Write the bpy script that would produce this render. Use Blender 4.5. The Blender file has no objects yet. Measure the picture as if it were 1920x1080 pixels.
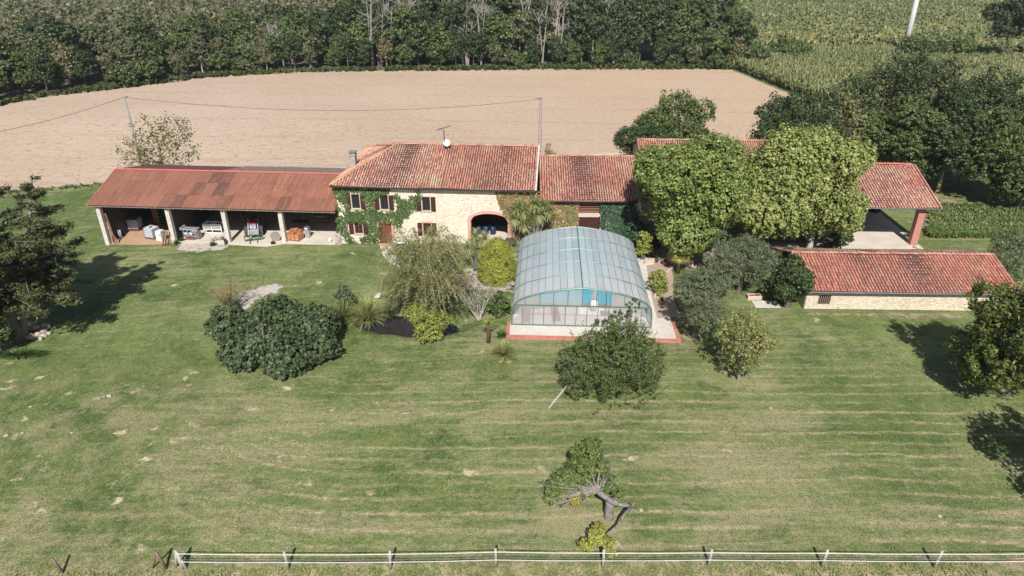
import bpy, math, random
import numpy as np
from mathutils import Vector, Matrix, noise as mnoise

# ------------------------------------------------------------------ camera, sky, sun, exposure
FOC, PITCH, CAMH = 1290.0, math.radians(26.8), 26.0
sc = bpy.context.scene
C = sc.collection
cam = bpy.data.cameras.new('camera'); camo = bpy.data.objects.new('camera', cam); C.objects.link(camo)
cam.sensor_width = 36.0; cam.lens = 36.0 * FOC / 1920; cam.clip_end = 3000; cam.clip_start = 0.5
camo.location = (0, 0, CAMH); camo.rotation_euler = (math.pi / 2 - PITCH, 0, 0)
sc.camera = camo
W = bpy.data.worlds.new('World'); sc.world = W; W.use_nodes = True
SUN_EL, SUN_AZ = math.radians(44), math.radians(180.5)      # azimuth the sun stands at (behind the camera)
nt = W.node_tree; bg = nt.nodes['Background']
sky = nt.nodes.new('ShaderNodeTexSky'); sky.sky_type = 'NISHITA'; sky.sun_disc = False
sky.sun_elevation = SUN_EL; sky.sun_rotation = SUN_AZ
nt.links.new(sky.outputs[0], bg.inputs[0]); bg.inputs[1].default_value = 0.06
sl = bpy.data.lights.new('sun', 'SUN'); sl.energy = 4.9; sl.angle = math.radians(0.5); sl.color = (1, .965, .92)
so = bpy.data.objects.new('sun', sl); C.objects.link(so)
sd = Vector((math.sin(SUN_AZ) * math.cos(SUN_EL), math.cos(SUN_AZ) * math.cos(SUN_EL), math.sin(SUN_EL)))
so.rotation_euler = sd.to_track_quat('Z', 'Y').to_euler(); so.location = (0, -20, 60)
sc.view_settings.view_transform = 'Standard'; sc.view_settings.look = 'None'
sc.view_settings.exposure = 0.34; sc.view_settings.gamma = 1
sc.render.engine = 'CYCLES'
sc.cycles.max_bounces = 8; sc.cycles.transparent_max_bounces = 16; sc.cycles.diffuse_bounces = 3

# ------------------------------------------------------------------ measuring helpers
def ray(x, y):
    a = (x - 960) / FOC; b = (540 - y) / FOC
    return (a, math.cos(PITCH) + b * math.sin(PITCH), -math.sin(PITCH) + b * math.cos(PITCH))
TX = [-400, -60, -41, -34, -28, -22, -12, -1, 400]; TZ = [-2.4, -2.0, -1.48, -1.16, -.88, -.66, -.42, 0, 0]
def sstep(a, b, x):
    t = np.clip((x - a) / (b - a), 0, 1); return t * t * (3 - 2 * t)
def T(x, y):
    x = np.asarray(x, float); y = np.asarray(y, float)
    z = np.interp(x, TX, TZ) * (1 - sstep(80, 120, y))
    d = ((x + 7.6) / 4.6) ** 2 + ((y - 46.0 + 0.12 * (x + 5)) / 2.0) ** 2     # the pond's hollow
    z = z - 0.75 * (1 - sstep(.55, 1.25, d))
    u = (x + .2) * .99881 - (y - 43.5) * .04885; v = (x + .2) * .04885 + (y - 43.5) * .99881      # the pool's pit
    return np.where((u > 1.2) & (u < 9) & (v > 4.4) & (v < 13.2), z - 2, z)
def Tz(x, y): return float(T(x, y))
def G(px, py, dz=0.0):
    r = ray(px, py); z = 0
    for _ in range(8):
        t = (z - CAMH) / r[2]; z = float(np.interp(r[0] * t, TX, TZ) * (1 - sstep(80, 120, r[1] * t))) + dz
    return Vector((r[0] * t, r[1] * t, z))
def V(px, py, Y):
    r = ray(px, py); t = Y / r[1]; return Vector((r[0] * t, Y, CAMH + r[2] * t))
def PL(px, py, o, yaw):
    r = ray(px, py); c, s = math.cos(math.radians(yaw)), math.sin(math.radians(yaw))
    t = (-o[0] * s + o[1] * c) / (-r[0] * s + r[1] * c)
    return ((r[0] * t - o[0]) * c + (r[1] * t - o[1]) * s, CAMH + r[2] * t)
def W2L(x, y, o, yaw):
    c, s = math.cos(math.radians(yaw)), math.sin(math.radians(yaw))
    return ((x - o[0]) * c + (y - o[1]) * s, -(x - o[0]) * s + (y - o[1]) * c)
def L2W(u, v, o, yaw):
    c, s = math.cos(math.radians(yaw)), math.sin(math.radians(yaw))
    return (o[0] + u * c - v * s, o[1] + u * s + v * c)
def pxm(p):   # photo pixels per metre at a point
    return FOC / (p[1] * math.cos(PITCH) + (CAMH - p[2]) * math.sin(PITCH))

# ------------------------------------------------------------------ materials
def lin(r, g, b):
    c = [((c / 255) / 12.92 if c <= 10 else ((c / 255 + .055) / 1.055) ** 2.4) for c in (r, g, b)]
    y = .3 * c[0] + .55 * c[1] + .15 * c[2]; c = [v * .85 + y * .15 for v in c]; return (c[0], c[1], min(1, c[2] * 1.02), 1)
def linl(r, g, b):     # foliage: a little warmer and lighter
    c = lin(r, g, b); return (c[0] * 1.3, c[1] * 1.2, c[2] * 1.0, 1)
class NT:
    def __init__(s, name):
        s.m = bpy.data.materials.new(name); s.m.use_nodes = True; s.t = s.m.node_tree
        s.b = s.t.nodes['Principled BSDF']; s.co = None
    def n(s, ty, **kw):
        nd = s.t.nodes.new('ShaderNode' + ty)
        for k, v in kw.items(): setattr(nd, k, v)
        return nd
    def l(s, a, b): s.t.links.new(a, b)
    def coord(s, kind='Object', scale=None, rot=None):
        if s.co is None: s.co = s.n('TexCoord')
        o = s.co.outputs[kind]
        if scale or rot:
            mp = s.n('Mapping'); s.l(o, mp.inputs[0])
            if scale: mp.inputs['Scale'].default_value = scale
            if rot: mp.inputs['Rotation'].default_value = rot
            o = mp.outputs[0]
        return o
    def noise(s, scale, detail=4, co=None, rough=.55, dist=0):
        x = s.n('TexNoise'); x.inputs['Scale'].default_value = scale; x.inputs['Detail'].default_value = detail
        x.inputs['Roughness'].default_value = rough; x.inputs['Distortion'].default_value = dist
        s.l(co or s.coord(), x.inputs['Vector']); return x.outputs['Fac']
    def ramp(s, fac, stops, interp='LINEAR'):
        r = s.n('ValToRGB'); e = r.color_ramp.elements; r.color_ramp.interpolation = interp
        while len(e) < len(stops): e.new(.5)
        for i, (p, c) in enumerate(stops):
            e[i].position = p; e[i].color = c if len(c) == 4 else tuple(c) + (1,)
        s.l(fac, r.inputs[0]); return r.outputs[0]
    def mask(s, fac, a, b):
        m = s.n('MapRange'); m.inputs[1].default_value = a; m.inputs[2].default_value = b; s.l(fac, m.inputs[0]); return m.outputs[0]
    def mix(s, f, a, b, mode='MIX'):
        x = s.n('Mix', data_type='RGBA', blend_type=mode)
        for v, i in ((f, 0), (a, 6), (b, 7)):
            if hasattr(v, 'links') or hasattr(v, 'is_linked'): s.l(v, x.inputs[i])
            else: x.inputs[i].default_value = v
        return x.outputs[2]
    def math(s, op, a, b=0.0):
        x = s.n('Math', operation=op)
        for v, i in ((a, 0), (b, 1)):
            if hasattr(v, 'is_linked'): s.l(v, x.inputs[i])
            else: x.inputs[i].default_value = v
        return x.outputs[0]
    def bump(s, h, strength=.4, dist=.05):
        b = s.n('Bump'); b.inputs['Strength'].default_value = strength; b.inputs['Distance'].default_value = dist
        s.l(h, b.inputs['Height']); s.l(b.outputs[0], s.b.inputs['Normal'])
    def out(s, col, rough=.85, metal=0, spec=.3):
        if hasattr(col, 'is_linked'): s.l(col, s.b.inputs['Base Color'])
        else: s.b.inputs['Base Color'].default_value = col
        s.b.inputs['Roughness'].default_value = rough; s.b.inputs['Metallic'].default_value = metal
        s.b.inputs['Specular IOR Level'].default_value = spec
        return s.m
def simple(name, c1, c2=None, scale=3, rough=.8, metal=0, spec=.3, bump=0):
    n = NT(name); c1 = lin(*c1)
    if c2 is None: c2 = tuple(x * .72 for x in c1[:3]) + (1,)
    else: c2 = lin(*c2)
    f = n.noise(scale, 5)
    if bump: n.bump(f, bump, .03)
    return n.out(n.mix(n.mask(f, .3, .7), c1, c2), rough, metal, spec)
def leafmat(name, cols, trans=.25, rough=.5, spec=.35, nsc=.9):
    """cols: list of srgb, one picked per leaf; broad noise shifts whole clumps"""
    n = NT(name)
    g = n.n('NewGeometry')
    st = [(i / max(1, len(cols) - 1), linl(*c)) for i, c in enumerate(cols)]
    nz = n.noise(nsc, 3)
    f = n.math('ADD', n.math('MULTIPLY', g.outputs['Random Per Island'], .62), n.math('MULTIPLY', nz, .76))
    f = n.math('SUBTRACT', f, .19)
    col = n.ramp(f, st)
    n.out(col, rough, 0, spec)
    tr = n.n('BsdfTranslucent'); n.l(col, tr.inputs[0])
    mx = n.n('MixShader'); mx.inputs[0].default_value = trans
    n.l(n.b.outputs[0], mx.inputs[1]); n.l(tr.outputs[0], mx.inputs[2])
    n.l(mx.outputs[0], n.t.nodes['Material Output'].inputs[0])
    return n.m

# lawn
def lawn_mat():
    n = NT('lawn_grass'); co = n.coord('Object')
    sx = n.n('SeparateXYZ'); n.l(co, sx.inputs[0]); X, Y = sx.outputs[0], sx.outputs[1]
    big = n.noise(.11, 4); med = n.noise(.55, 5, rough=.65); fine = n.noise(4, 5, rough=.8)
    stre = n.noise(1.0, 5, co=n.coord('Object', scale=(.22, 1.7, 1)), rough=.65)
    vf = n.noise(16, 2)
    green = n.mix(n.mask(med, .35, .65), lin(86, 108, 50), lin(114, 127, 66))
    green = n.mix(n.mask(big, .45, .65), green, lin(116, 134, 68))
    green = n.mix(n.mask(n.noise(.3, 4, rough=.6, dist=1.2), .5, .68), green, lin(72, 98, 42))
    dry = n.mix(n.mask(fine, .3, .7), lin(172, 156, 124), lin(144, 140, 98))
    # mowing bands, straight on the right and bending on the left
    bend = n.math('MULTIPLY', n.math('POWER', n.math('MAXIMUM', n.math('MULTIPLY', n.math('ADD', X, 8.0), -1.0), 0.0), 2.0), .03)
    yb = n.math('ADD', n.math('ADD', Y, n.math('MULTIPLY', n.noise(.06, 2), 2.6)), n.math('MULTIPLY', bend, -1.0))
    yb = n.math('ADD', yb, n.math('MULTIPLY', n.noise(.9, 3), .4))
    wv = n.math('SINE', n.math('MULTIPLY', yb, 2 * math.pi / 1.05)); line = n.math('POWER', n.math('MAXIMUM', wv, 0.0), 3.0)
    brk = n.mask(n.noise(1.0, 4, co=n.coord('Object', scale=(.1, .6, 1)), rough=.6), .4, .56)
    wv2 = n.math('SINE', n.math('MULTIPLY', yb, 2 * math.pi / 4.3))
    fm = n.math('MULTIPLY', n.mask(Y, 44, 35), n.mask(X, -24, -10))
    rag = n.noise(1.0, 5, co=n.coord('Object', scale=(1.3, 5, 1)), rough=.75)
    s1 = n.math('MULTIPLY', n.math('SUBTRACT', stre, .5), 3.0)
    s1 = n.math('ADD', s1, n.math('MULTIPLY', n.math('SUBTRACT', big, .5), 2.4))
    s1 = n.math('ADD', s1, n.math('MULTIPLY', n.math('SUBTRACT', n.noise(.035, 2), .47), 2.2))
    s1 = n.math('ADD', s1, n.math('MULTIPLY', wv2, n.math('MULTIPLY', fm, .22)))
    s1 = n.math('ADD', s1, n.math('MULTIPLY', n.math('SUBTRACT', rag, .5), 1.6))
    s1 = n.math('ADD', s1, n.math('MULTIPLY', n.math('SUBTRACT', n.noise(1.6, 6, rough=.85, dist=.6), .5), 2.6))
    s1 = n.math('ADD', s1, n.math('MULTIPLY', n.mask(Y, 46, 24), .16))
    dm = n.mask(s1, -.06, .8)
    col = n.mix(n.math('MULTIPLY', dm, .8), green, dry)
    ln = n.math('MULTIPLY', n.math('MULTIPLY', line, brk), n.math('MULTIPLY', fm, n.mask(rag, .36, .58)))
    col = n.mix(n.math('MULTIPLY', ln, .8), col, lin(188, 166, 136))
    # yellowed ground near the pond and house front, and bare scrapes
    v = n.n('TexVoronoi', feature='F1'); v.inputs['Scale'].default_value = 1.1; v.inputs['Randomness'].default_value = 1
    cd = n.n('Mapping'); cd.inputs['Scale'].default_value = (1, 1.5, 1)
    dsp = n.n('Mix', data_type='VECTOR'); dsp.inputs[0].default_value = .5
    nc = n.n('TexNoise'); nc.inputs['Scale'].default_value = 2.6; nc.inputs['Detail'].default_value = 5; n.l(co, nc.inputs[0])
    n.l(co, dsp.inputs[4]); n.l(nc.outputs['Color'], dsp.inputs[5]); n.l(dsp.outputs[1], cd.inputs[0]); n.l(cd.outputs[0], v.inputs[0])
    spot = n.mask(v.outputs['Distance'], .3, .12)
    spot = n.math('MULTIPLY', spot, n.mask(n.noise(1.3, 3), .46, .56))
    side = n.math('MAXIMUM', n.math('MULTIPLY', n.mask(X, -8, -22), n.mask(Y, 45, 34)), n.math('MULTIPLY', n.mask(Y, 26.5, 22.5), .8))
    side = n.math('MAXIMUM', side, .06)
    v3 = n.n('SeparateXYZ'); n.l(v.outputs['Color'], v3.inputs[0])
    pick = n.math('LESS_THAN', v3.outputs[0], n.math('MULTIPLY', side, .85))
    col = n.mix(n.math('MULTIPLY', spot, pick), col, lin(205, 188, 155))
    mot = n.mask(n.noise(2.2, 5, rough=.75), .56, .7)
    col = n.mix(n.math('MULTIPLY', mot, .5), col, lin(172, 156, 124))
    wl = n.math('MULTIPLY', n.math('MULTIPLY', n.mask(X, -13, -26), n.mask(Y, 43, 36)), n.mask(n.noise(.45, 5, rough=.7), .46, .62))
    col = n.mix(n.math('MULTIPLY', wl, .7), col, n.mix(n.mask(fine, .35, .65), lin(176, 156, 126), lin(140, 136, 92)))
    # bare dust under the bushes on the right, and the strip behind the fence
    col = n.mix(n.math('MULTIPLY', n.mask(Y, 24.2, 22.0), .9), col, n.mix(n.mask(n.noise(1.2, 6, rough=.75), .42, .56), lin(182, 160, 130), lin(112, 118, 66)))
    dk = n.mix(n.mask(vf, .25, .75), (.5, .5, .47, 1), (1.36, 1.36, 1.34, 1))
    col = n.mix(1.0, col, dk, 'MULTIPLY')
    dk = n.mix(n.mask(fine, .25, .75), (.52, .56, .48, 1), (1.42, 1.38, 1.36, 1))
    col = n.mix(1.0, col, dk, 'MULTIPLY')
    n.bump(n.math('ADD', vf, n.math('MULTIPLY', med, 2.0)), .7, .06)
    return n.out(col, .9, 0, .15)
def field_mat():
    n = NT('ploughed_soil'); co = n.coord('Object')
    a = n.noise(.03, 3); b = n.noise(1.2, 5, co=n.coord('Object', scale=(.5, 1.4, 1)), rough=.7); c = n.noise(4.0, 4, rough=.75)
    col = n.mix(n.mask(a, .35, .65), lin(188, 162, 134), lin(198, 175, 150))
    col = n.mix(n.math('MULTIPLY', n.mask(b, .48, .7), .5), col, lin(164, 138, 110))
    sf = n.n('SeparateXYZ'); n.l(co, sf.inputs[0])
    col = n.mix(n.math('MULTIPLY', n.mask(n.math('ADD', sf.outputs[0], n.math('MULTIPLY', n.noise(.02, 3), 90.0)), 10, 95), .55), col, lin(198, 166, 128))
    cl = n.mask(n.noise(1.5, 3, co=n.coord('Object', scale=(1, .8, 1)), rough=.85), .57, .64)
    col = n.mix(n.math('MULTIPLY', cl, .7), col, lin(140, 116, 93))
    w = n.n('TexWave', wave_type='BANDS', bands_direction='Y'); w.inputs['Scale'].default_value = .35; w.inputs['Distortion'].default_value = 2; w.inputs['Detail'].default_value = 3; w.inputs['Detail Scale'].default_value = .6
    n.l(n.coord('Object', rot=(0, 0, math.radians(7))), w.inputs[0])
    col = n.mix(n.math('MULTIPLY', n.mask(w.outputs[1], .3, .9), .16), col, lin(172, 148, 122))
    fy = n.math('ADD', n.math('ADD', sf.outputs[1], n.math('MULTIPLY', sf.outputs[0], .08)), n.math('MULTIPLY', n.noise(.02, 2), 8.0))
    trk = n.math('POWER', n.math('MAXIMUM', n.math('SINE', n.math('MULTIPLY', fy, .62)), 0.0), 14.0)
    col = n.mix(n.math('MULTIPLY', trk, n.math('MULTIPLY', n.mask(n.noise(.12, 4, rough=.7), .4, .6), .35)), col, lin(158, 132, 104))
    n.bump(n.math('ADD', c, n.math('MULTIPLY', b, 2.0)), .8, .12)
    return n.out(col, .95, 0, .1)
def stone_mat(name, c1, c2, c3, sc_=4.2, mortar=(206, 188, 160)):
    n = NT(name); co = n.coord('Object', scale=(1, 1, 1.7))
    v = n.n('TexVoronoi', feature='F1'); v.inputs['Scale'].default_value = sc_; n.l(co, v.inputs[0])
    e = n.n('TexVoronoi', feature='DISTANCE_TO_EDGE'); e.inputs['Scale'].default_value = sc_; n.l(co, e.inputs[0])
    sp = n.n('SeparateXYZ'); n.l(v.outputs['Color'], sp.inputs[0])
    col = n.ramp(sp.outputs[0], [(0, lin(*c1)), (.45, lin(*c2)), (.8, lin(*c3)), (1, lin(*c1))])
    big = n.noise(.6, 4)
    col = n.mix(n.math('MULTIPLY', n.mask(big, .42, .62), .55), col, lin(*mortar))
    col = n.mix(n.math('MULTIPLY', n.mask(e.outputs['Distance'], .06, .02), .6), col, lin(*mortar))
    joint = n.math('MULTIPLY', n.mask(n.noise(3.2, 4, co=n.coord('Object', scale=(.7, .7, 4))), .56, .66), .5)
    col = n.mix(joint, col, lin(140, 104, 70))
    n.bump(n.math('ADD', n.mask(e.outputs['Distance'], 0, .12), n.noise(9, 3)), .6, .05)
    return n.out(col, .9, 0, .15)
def tile_mat(name, cols, lich=.3, lcol=(206, 178, 138)):
    n = NT(name); g = n.n('NewGeometry'); rnd = g.outputs['Random Per Island']
    st = [(i / (len(cols) - 1), lin(*c)) for i, c in enumerate(cols)]
    col = n.mix(.2, n.ramp(rnd, st), lin(176, 132, 98))
    nz = n.noise(.5, 4); nf = n.noise(7, 4, rough=.7)
    col = n.mix(n.math('MULTIPLY', n.mask(n.math('ADD', n.math('MULTIPLY', nz, .7), n.math('MULTIPLY', nf, .5)), .58, .74), lich * 2), col, lin(*lcol))
    col = n.mix(n.math('MULTIPLY', n.mask(n.noise(1.1, 5, rough=.7), .55, .7), .42), col, lin(94, 74, 66))
    stn = n.noise(1.0, 5, co=n.coord('Object', scale=(1.6, .35, .35)), rough=.7)
    col = n.mix(n.math('MULTIPLY', n.mask(stn, .52, .7), .38), col, lin(104, 84, 72))
    col = n.mix(n.math('MULTIPLY', n.mask(n.noise(2.6, 5, rough=.8), .6, .68), .5), col, lin(186, 170, 140))
    n.bump(nf, .3, .02)
    return n.out(col, .85, 0, .2)
def brick_mat(name, c1, c2, mort=(205, 180, 160), scale=1):
    n = NT(name); b = n.n('TexBrick'); b.inputs['Scale'].default_value = scale
    b.inputs['Color1'].default_value = lin(*c1); b.inputs['Color2'].default_value = lin(*c2); b.inputs['Mortar'].default_value = lin(*mort)
    b.inputs['Mortar Size'].default_value = .012; b.inputs['Brick Width'].default_value = .24; b.inputs['Row Height'].default_value = .085
    co = n.coord('Object'); s = n.n('SeparateXYZ'); n.l(co, s.inputs[0]); cb = n.n('CombineXYZ')
    n.l(n.math('ADD', s.outputs[0], s.outputs[1]), cb.inputs[0]); n.l(s.outputs[2], cb.inputs[1]); n.l(cb.outputs[0], b.inputs[0])
    n.bump(b.outputs['Fac'], -.4, .01)
    return n.out(n.mix(n.math('MULTIPLY', n.mask(n.noise(3, 4), .4, .7), .35), b.outputs[0], lin(215, 150, 120)), .85)
def block_mat(name, c1, c2, mort):
    n = NT(name); b = n.n('TexBrick'); b.inputs['Scale'].default_value = 1
    b.inputs['Color1'].default_value = lin(*c1); b.inputs['Color2'].default_value = lin(*c2); b.inputs['Mortar'].default_value = lin(*mort)
    b.inputs['Mortar Size'].default_value = .012; b.inputs['Brick Width'].default_value = .5; b.inputs['Row Height'].default_value = .21
    co = n.coord('Object'); s = n.n('SeparateXYZ'); n.l(co, s.inputs[0]); cb = n.n('CombineXYZ')
    n.l(n.math('ADD', s.outputs[0], s.outputs[1]), cb.inputs[0]); n.l(s.outputs[2], cb.inputs[1]); n.l(cb.outputs[0], b.inputs[0])
    f = n.noise(2.5, 5); n.bump(f, .4, .02)
    return n.out(n.mix(n.math('MULTIPLY', n.mask(f, .4, .7), .5), b.outputs[0], lin(*mort)), .9)
def wood_mat(name, c1, c2, rough=.6, sc_=(8, 8, .8)):
    n = NT(name); f = n.noise(1.6, 5, co=n.coord('Object', scale=sc_), rough=.65)
    g = n.n('NewGeometry')
    c = n.mix(n.mask(f, .3, .7), lin(*c1), lin(*c2))
    c = n.mix(n.math('MULTIPLY', g.outputs['Random Per Island'], .3), c, lin(*c2))
    n.bump(f, .25, .01); return n.out(c, rough)
def corr_mat():
    n = NT('rusty_sheet'); g = n.n('NewGeometry')
    at = n.n('Attribute'); at.attribute_name = 'tint'; 
    base = n.ramp(at.outputs['Fac'], [(0, lin(150, 96, 74)), (.45, lin(134, 86, 66)), (.72, lin(120, 80, 62)), (.86, lin(106, 72, 62)), (1, lin(90, 68, 62))])
    s = n.n('SeparateXYZ'); n.l(n.coord('Object'), s.inputs[0])
    rt = n.noise(1.0, 5, co=n.coord('Object', scale=(3.2, .6, .6)), rough=.7)
    rust = n.math('MULTIPLY', n.mask(rt, .5, .68), n.mask(s.outputs[0], -38, -22))
    col = n.mix(n.math('MULTIPLY', rust, .8), base, lin(176, 112, 66))
    dk = n.noise(1.0, 5, co=n.coord('Object', scale=(4.5, .3, .3)), rough=.7)
    col = n.mix(n.math('MULTIPLY', n.mask(dk, .5, .66), .4), col, lin(84, 56, 50))
    col = n.mix(n.math('MULTIPLY', n.mask(n.noise(2.4, 5, rough=.75), .54, .68), .3), col, lin(176, 116, 98))
    return n.out(col, .75, 0, .25)
def conc_mat(name, c1, c2, c3):
    n = NT(name); f = n.noise(.7, 6, rough=.65); h = n.noise(5, 4)
    col = n.mix(n.mask(f, .35, .65), lin(*c1), lin(*c2)); col = n.mix(n.math('MULTIPLY', n.mask(h, .5, .75), .5), col, lin(*c3))
    n.bump(h, .25, .02); return n.out(col, .9)
def ragged(name, c1, c2, base, cut=(.35, .6), sc_=1.2):
    """stony ground that breaks up into the grass: used on sheets lying on the lawn"""
    n = NT(name); f = n.noise(3.5, 5, rough=.7)
    col = n.mix(n.mask(f, .35, .65), lin(*c1), lin(*c2))
    at = n.n('Attribute'); at.attribute_name = 'edge'
    e = n.math('ADD', at.outputs['Fac'], n.math('MULTIPLY', n.math('SUBTRACT', n.noise(sc_, 6, rough=.8), .56), 3.2))
    n.bump(f, .6, .04); n.out(col, .95, 0, .1); n.l(n.mask(e, *cut), n.b.inputs['Alpha']); return n.m
M = {}
M['lawn'] = lawn_mat(); M['field'] = field_mat()
M['stone'] = stone_mat('rubble_stone', (222, 202, 172), (232, 218, 196), (208, 182, 148), 4.2, (232, 220, 202))
M['stone2'] = stone_mat('small_rubble', (214, 200, 172), (226, 214, 190), (196, 170, 132), 5.5, (216, 202, 178))
TILE = [(156, 84, 72), (178, 108, 92), (132, 82, 76), (192, 128, 106), (168, 98, 84), (188, 146, 120), (150, 94, 80), (196, 168, 142), (166, 104, 86)]
LT = lambda L_, k=1.19: [tuple(min(235, int(v * k)) for v in c) for c in L_]
M['tile'] = tile_mat('canal_tile', LT(TILE), .5)
M['tile_red'] = tile_mat('canal_tile_red', LT([(162, 92, 76), (180, 110, 90), (132, 80, 70), (190, 122, 98), (168, 98, 78), (182, 134, 110), (152, 92, 76), (124, 80, 68)]), .28)
M['tile_low'] = tile_mat('canal_tile_low', LT([(156, 80, 64), (178, 98, 78), (126, 72, 62), (190, 116, 92), (162, 88, 70), (140, 96, 80), (174, 118, 94), (150, 80, 64)]), .1)
M['tile_pale'] = tile_mat('canal_tile_pale', LT([(172, 94, 80), (190, 132, 110), (150, 88, 74), (196, 158, 134), (180, 106, 92), (130, 90, 82)]), .3)
M['tile_bed'] = simple('tile_bed', (104, 66, 56), (76, 54, 48), 4)
M['tile_back'] = tile_mat('weathered_tile', [(132, 96, 86), (150, 118, 106), (112, 84, 76), (164, 136, 122)], .4)
M['ridge'] = tile_mat('ridge_tile', [(184, 116, 96), (192, 132, 112), (166, 100, 86), (150, 96, 84)], .3, (190, 158, 128))
M['ridge_orange'] = tile_mat('hip_tile', [(190, 128, 92), (196, 142, 100), (172, 108, 84)], .6, (204, 160, 100))
M['redmetal'] = simple('red_flashing', (196, 104, 84), (172, 88, 74), 2)
M['corr'] = corr_mat()
M['block'] = block_mat('concrete_block', (196, 188, 176), (182, 174, 162), (208, 202, 192))
M['shadedblock'] = block_mat('shaded_block', (72, 66, 62), (60, 56, 53), (78, 73, 69))  # inner block walls: the shade of the open bays is darkened into the colour
M['conc'] = conc_mat('pale_concrete', (212, 200, 182), (196, 182, 162), (176, 160, 140))
M['earth'] = conc_mat('tan_earth', (190, 152, 118), (176, 138, 104), (160, 128, 98))
M['deck'] = conc_mat('deck_concrete', (206, 198, 184), (192, 184, 170), (170, 160, 146))
M['tanpave'] = brick_mat('path_pavers', (192, 174, 158), (178, 158, 142), (160, 144, 130))
M['brick'] = brick_mat('red_brick', (178, 84, 62), (150, 66, 52), (206, 168, 148))
M['pinkbrick'] = brick_mat('pink_brick', (212, 142, 118), (200, 126, 104), (220, 178, 156))
M['orangewall'] = simple('red_coping', (198, 122, 98), (178, 100, 82), 3)
M['render'] = simple('pale_render', (208, 184, 164), (190, 166, 144), 1.5)
M['darkwood'] = wood_mat('brown_paint', (84, 46, 36), (60, 32, 26))
M['winwood'] = wood_mat('window_wood', (128, 76, 52), (98, 56, 40))
M['greywin'] = wood_mat('dark_frame', (70, 58, 56), (52, 44, 44))
M['plank'] = wood_mat('plank_wood', (166, 116, 82), (128, 84, 58))
M['greyplank'] = wood_mat('grey_plank', (170, 158, 146), (130, 118, 106))
M['bark'] = simple('bark', (122, 108, 92), (82, 70, 58), 6, .95, bump=.6)
M['palebark'] = simple('pale_bark', (190, 182, 168), (140, 130, 116), 5, .9, bump=.4)
M['deadwood'] = simple('dead_wood', (168, 160, 148), (120, 112, 102), 5, .95)
M['yellowbark'] = simple('lichen_bark', (168, 148, 96), (124, 106, 72), 5, .9, bump=.4)
M['greybark'] = simple('grey_bark', (150, 140, 132), (100, 92, 86), 7, .95, bump=.7)
M['glass'] = NT('window_glass').out((.02, .022, .026, 1), .08, 0, .5)
M['zinc'] = simple('zinc', (150, 158, 166), (120, 128, 136), 2, .4, .6)
M['galv'] = simple('galvanised', (186, 188, 192), (150, 152, 158), 5, .45, .4)
M['white'] = simple('white_paint', (228, 226, 222), (206, 204, 200), 2, .45)
M['whiteplastic'] = simple('white_plastic', (222, 226, 232), (200, 206, 214), 2, .35)
M['black'] = simple('black_rubber', (40, 38, 38), (56, 52, 50), 6, .8)
M['tyre'] = simple('dusty_tyre', (92, 86, 80), (60, 56, 52), 6, .9)
M['darkmetal'] = simple('dark_metal', (70, 70, 72), (48, 48, 50), 4, .5, .3)
M['greenpaint'] = simple('green_paint', (54, 104, 62), (40, 84, 50), 3, .5)
M['redpaint'] = simple('red_paint', (176, 40, 34), (150, 34, 30), 3, .4)
M['frame'] = simple('green_alu', (98, 132, 118), (84, 116, 104), 2, .35, .2)
M['orange'] = simple('orange_board', (176, 104, 56), (150, 84, 44), 3, .7)
M['blue'] = simple('blue_plastic', (34, 54, 88), (26, 42, 70), 3, .4)
M['rock'] = simple('pale_rock', (202, 190, 168), (158, 144, 124), 3, .95, bump=.8)
M['rock2'] = simple('grey_rock', (170, 158, 144), (122, 110, 98), 3, .95, bump=.8)
M['brown_post'] = simple('brown_bark', (116, 74, 56), (84, 54, 42), 6, .95, bump=.6)
M['fencepost'] = wood_mat('weathered_post', (190, 182, 170), (146, 138, 126))
M['oldpost'] = wood_mat('old_post', (132, 110, 90), (100, 82, 68))
M['polegrey'] = simple('grey_concrete', (150, 146, 142), (124, 120, 116), 2, .8)
M['canvas'] = simple('white_canvas', (232, 230, 226), (214, 210, 206), 2, .8)
M['gravel'] = ragged('chalky_gravel', (200, 190, 172), (166, 156, 138), (118, 116, 72))
M['dust'] = ragged('dusty_soil', (168, 148, 118), (148, 132, 98), (120, 122, 68), (.45, .9))
M['terrace'] = ragged('stony_terrace', (190, 176, 158), (150, 136, 118), (112, 112, 70), (.2, .45), 2)
M['rough'] = ragged('rough_green', (92, 116, 60), (116, 132, 78), (96, 116, 56), (.2, .5))
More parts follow.
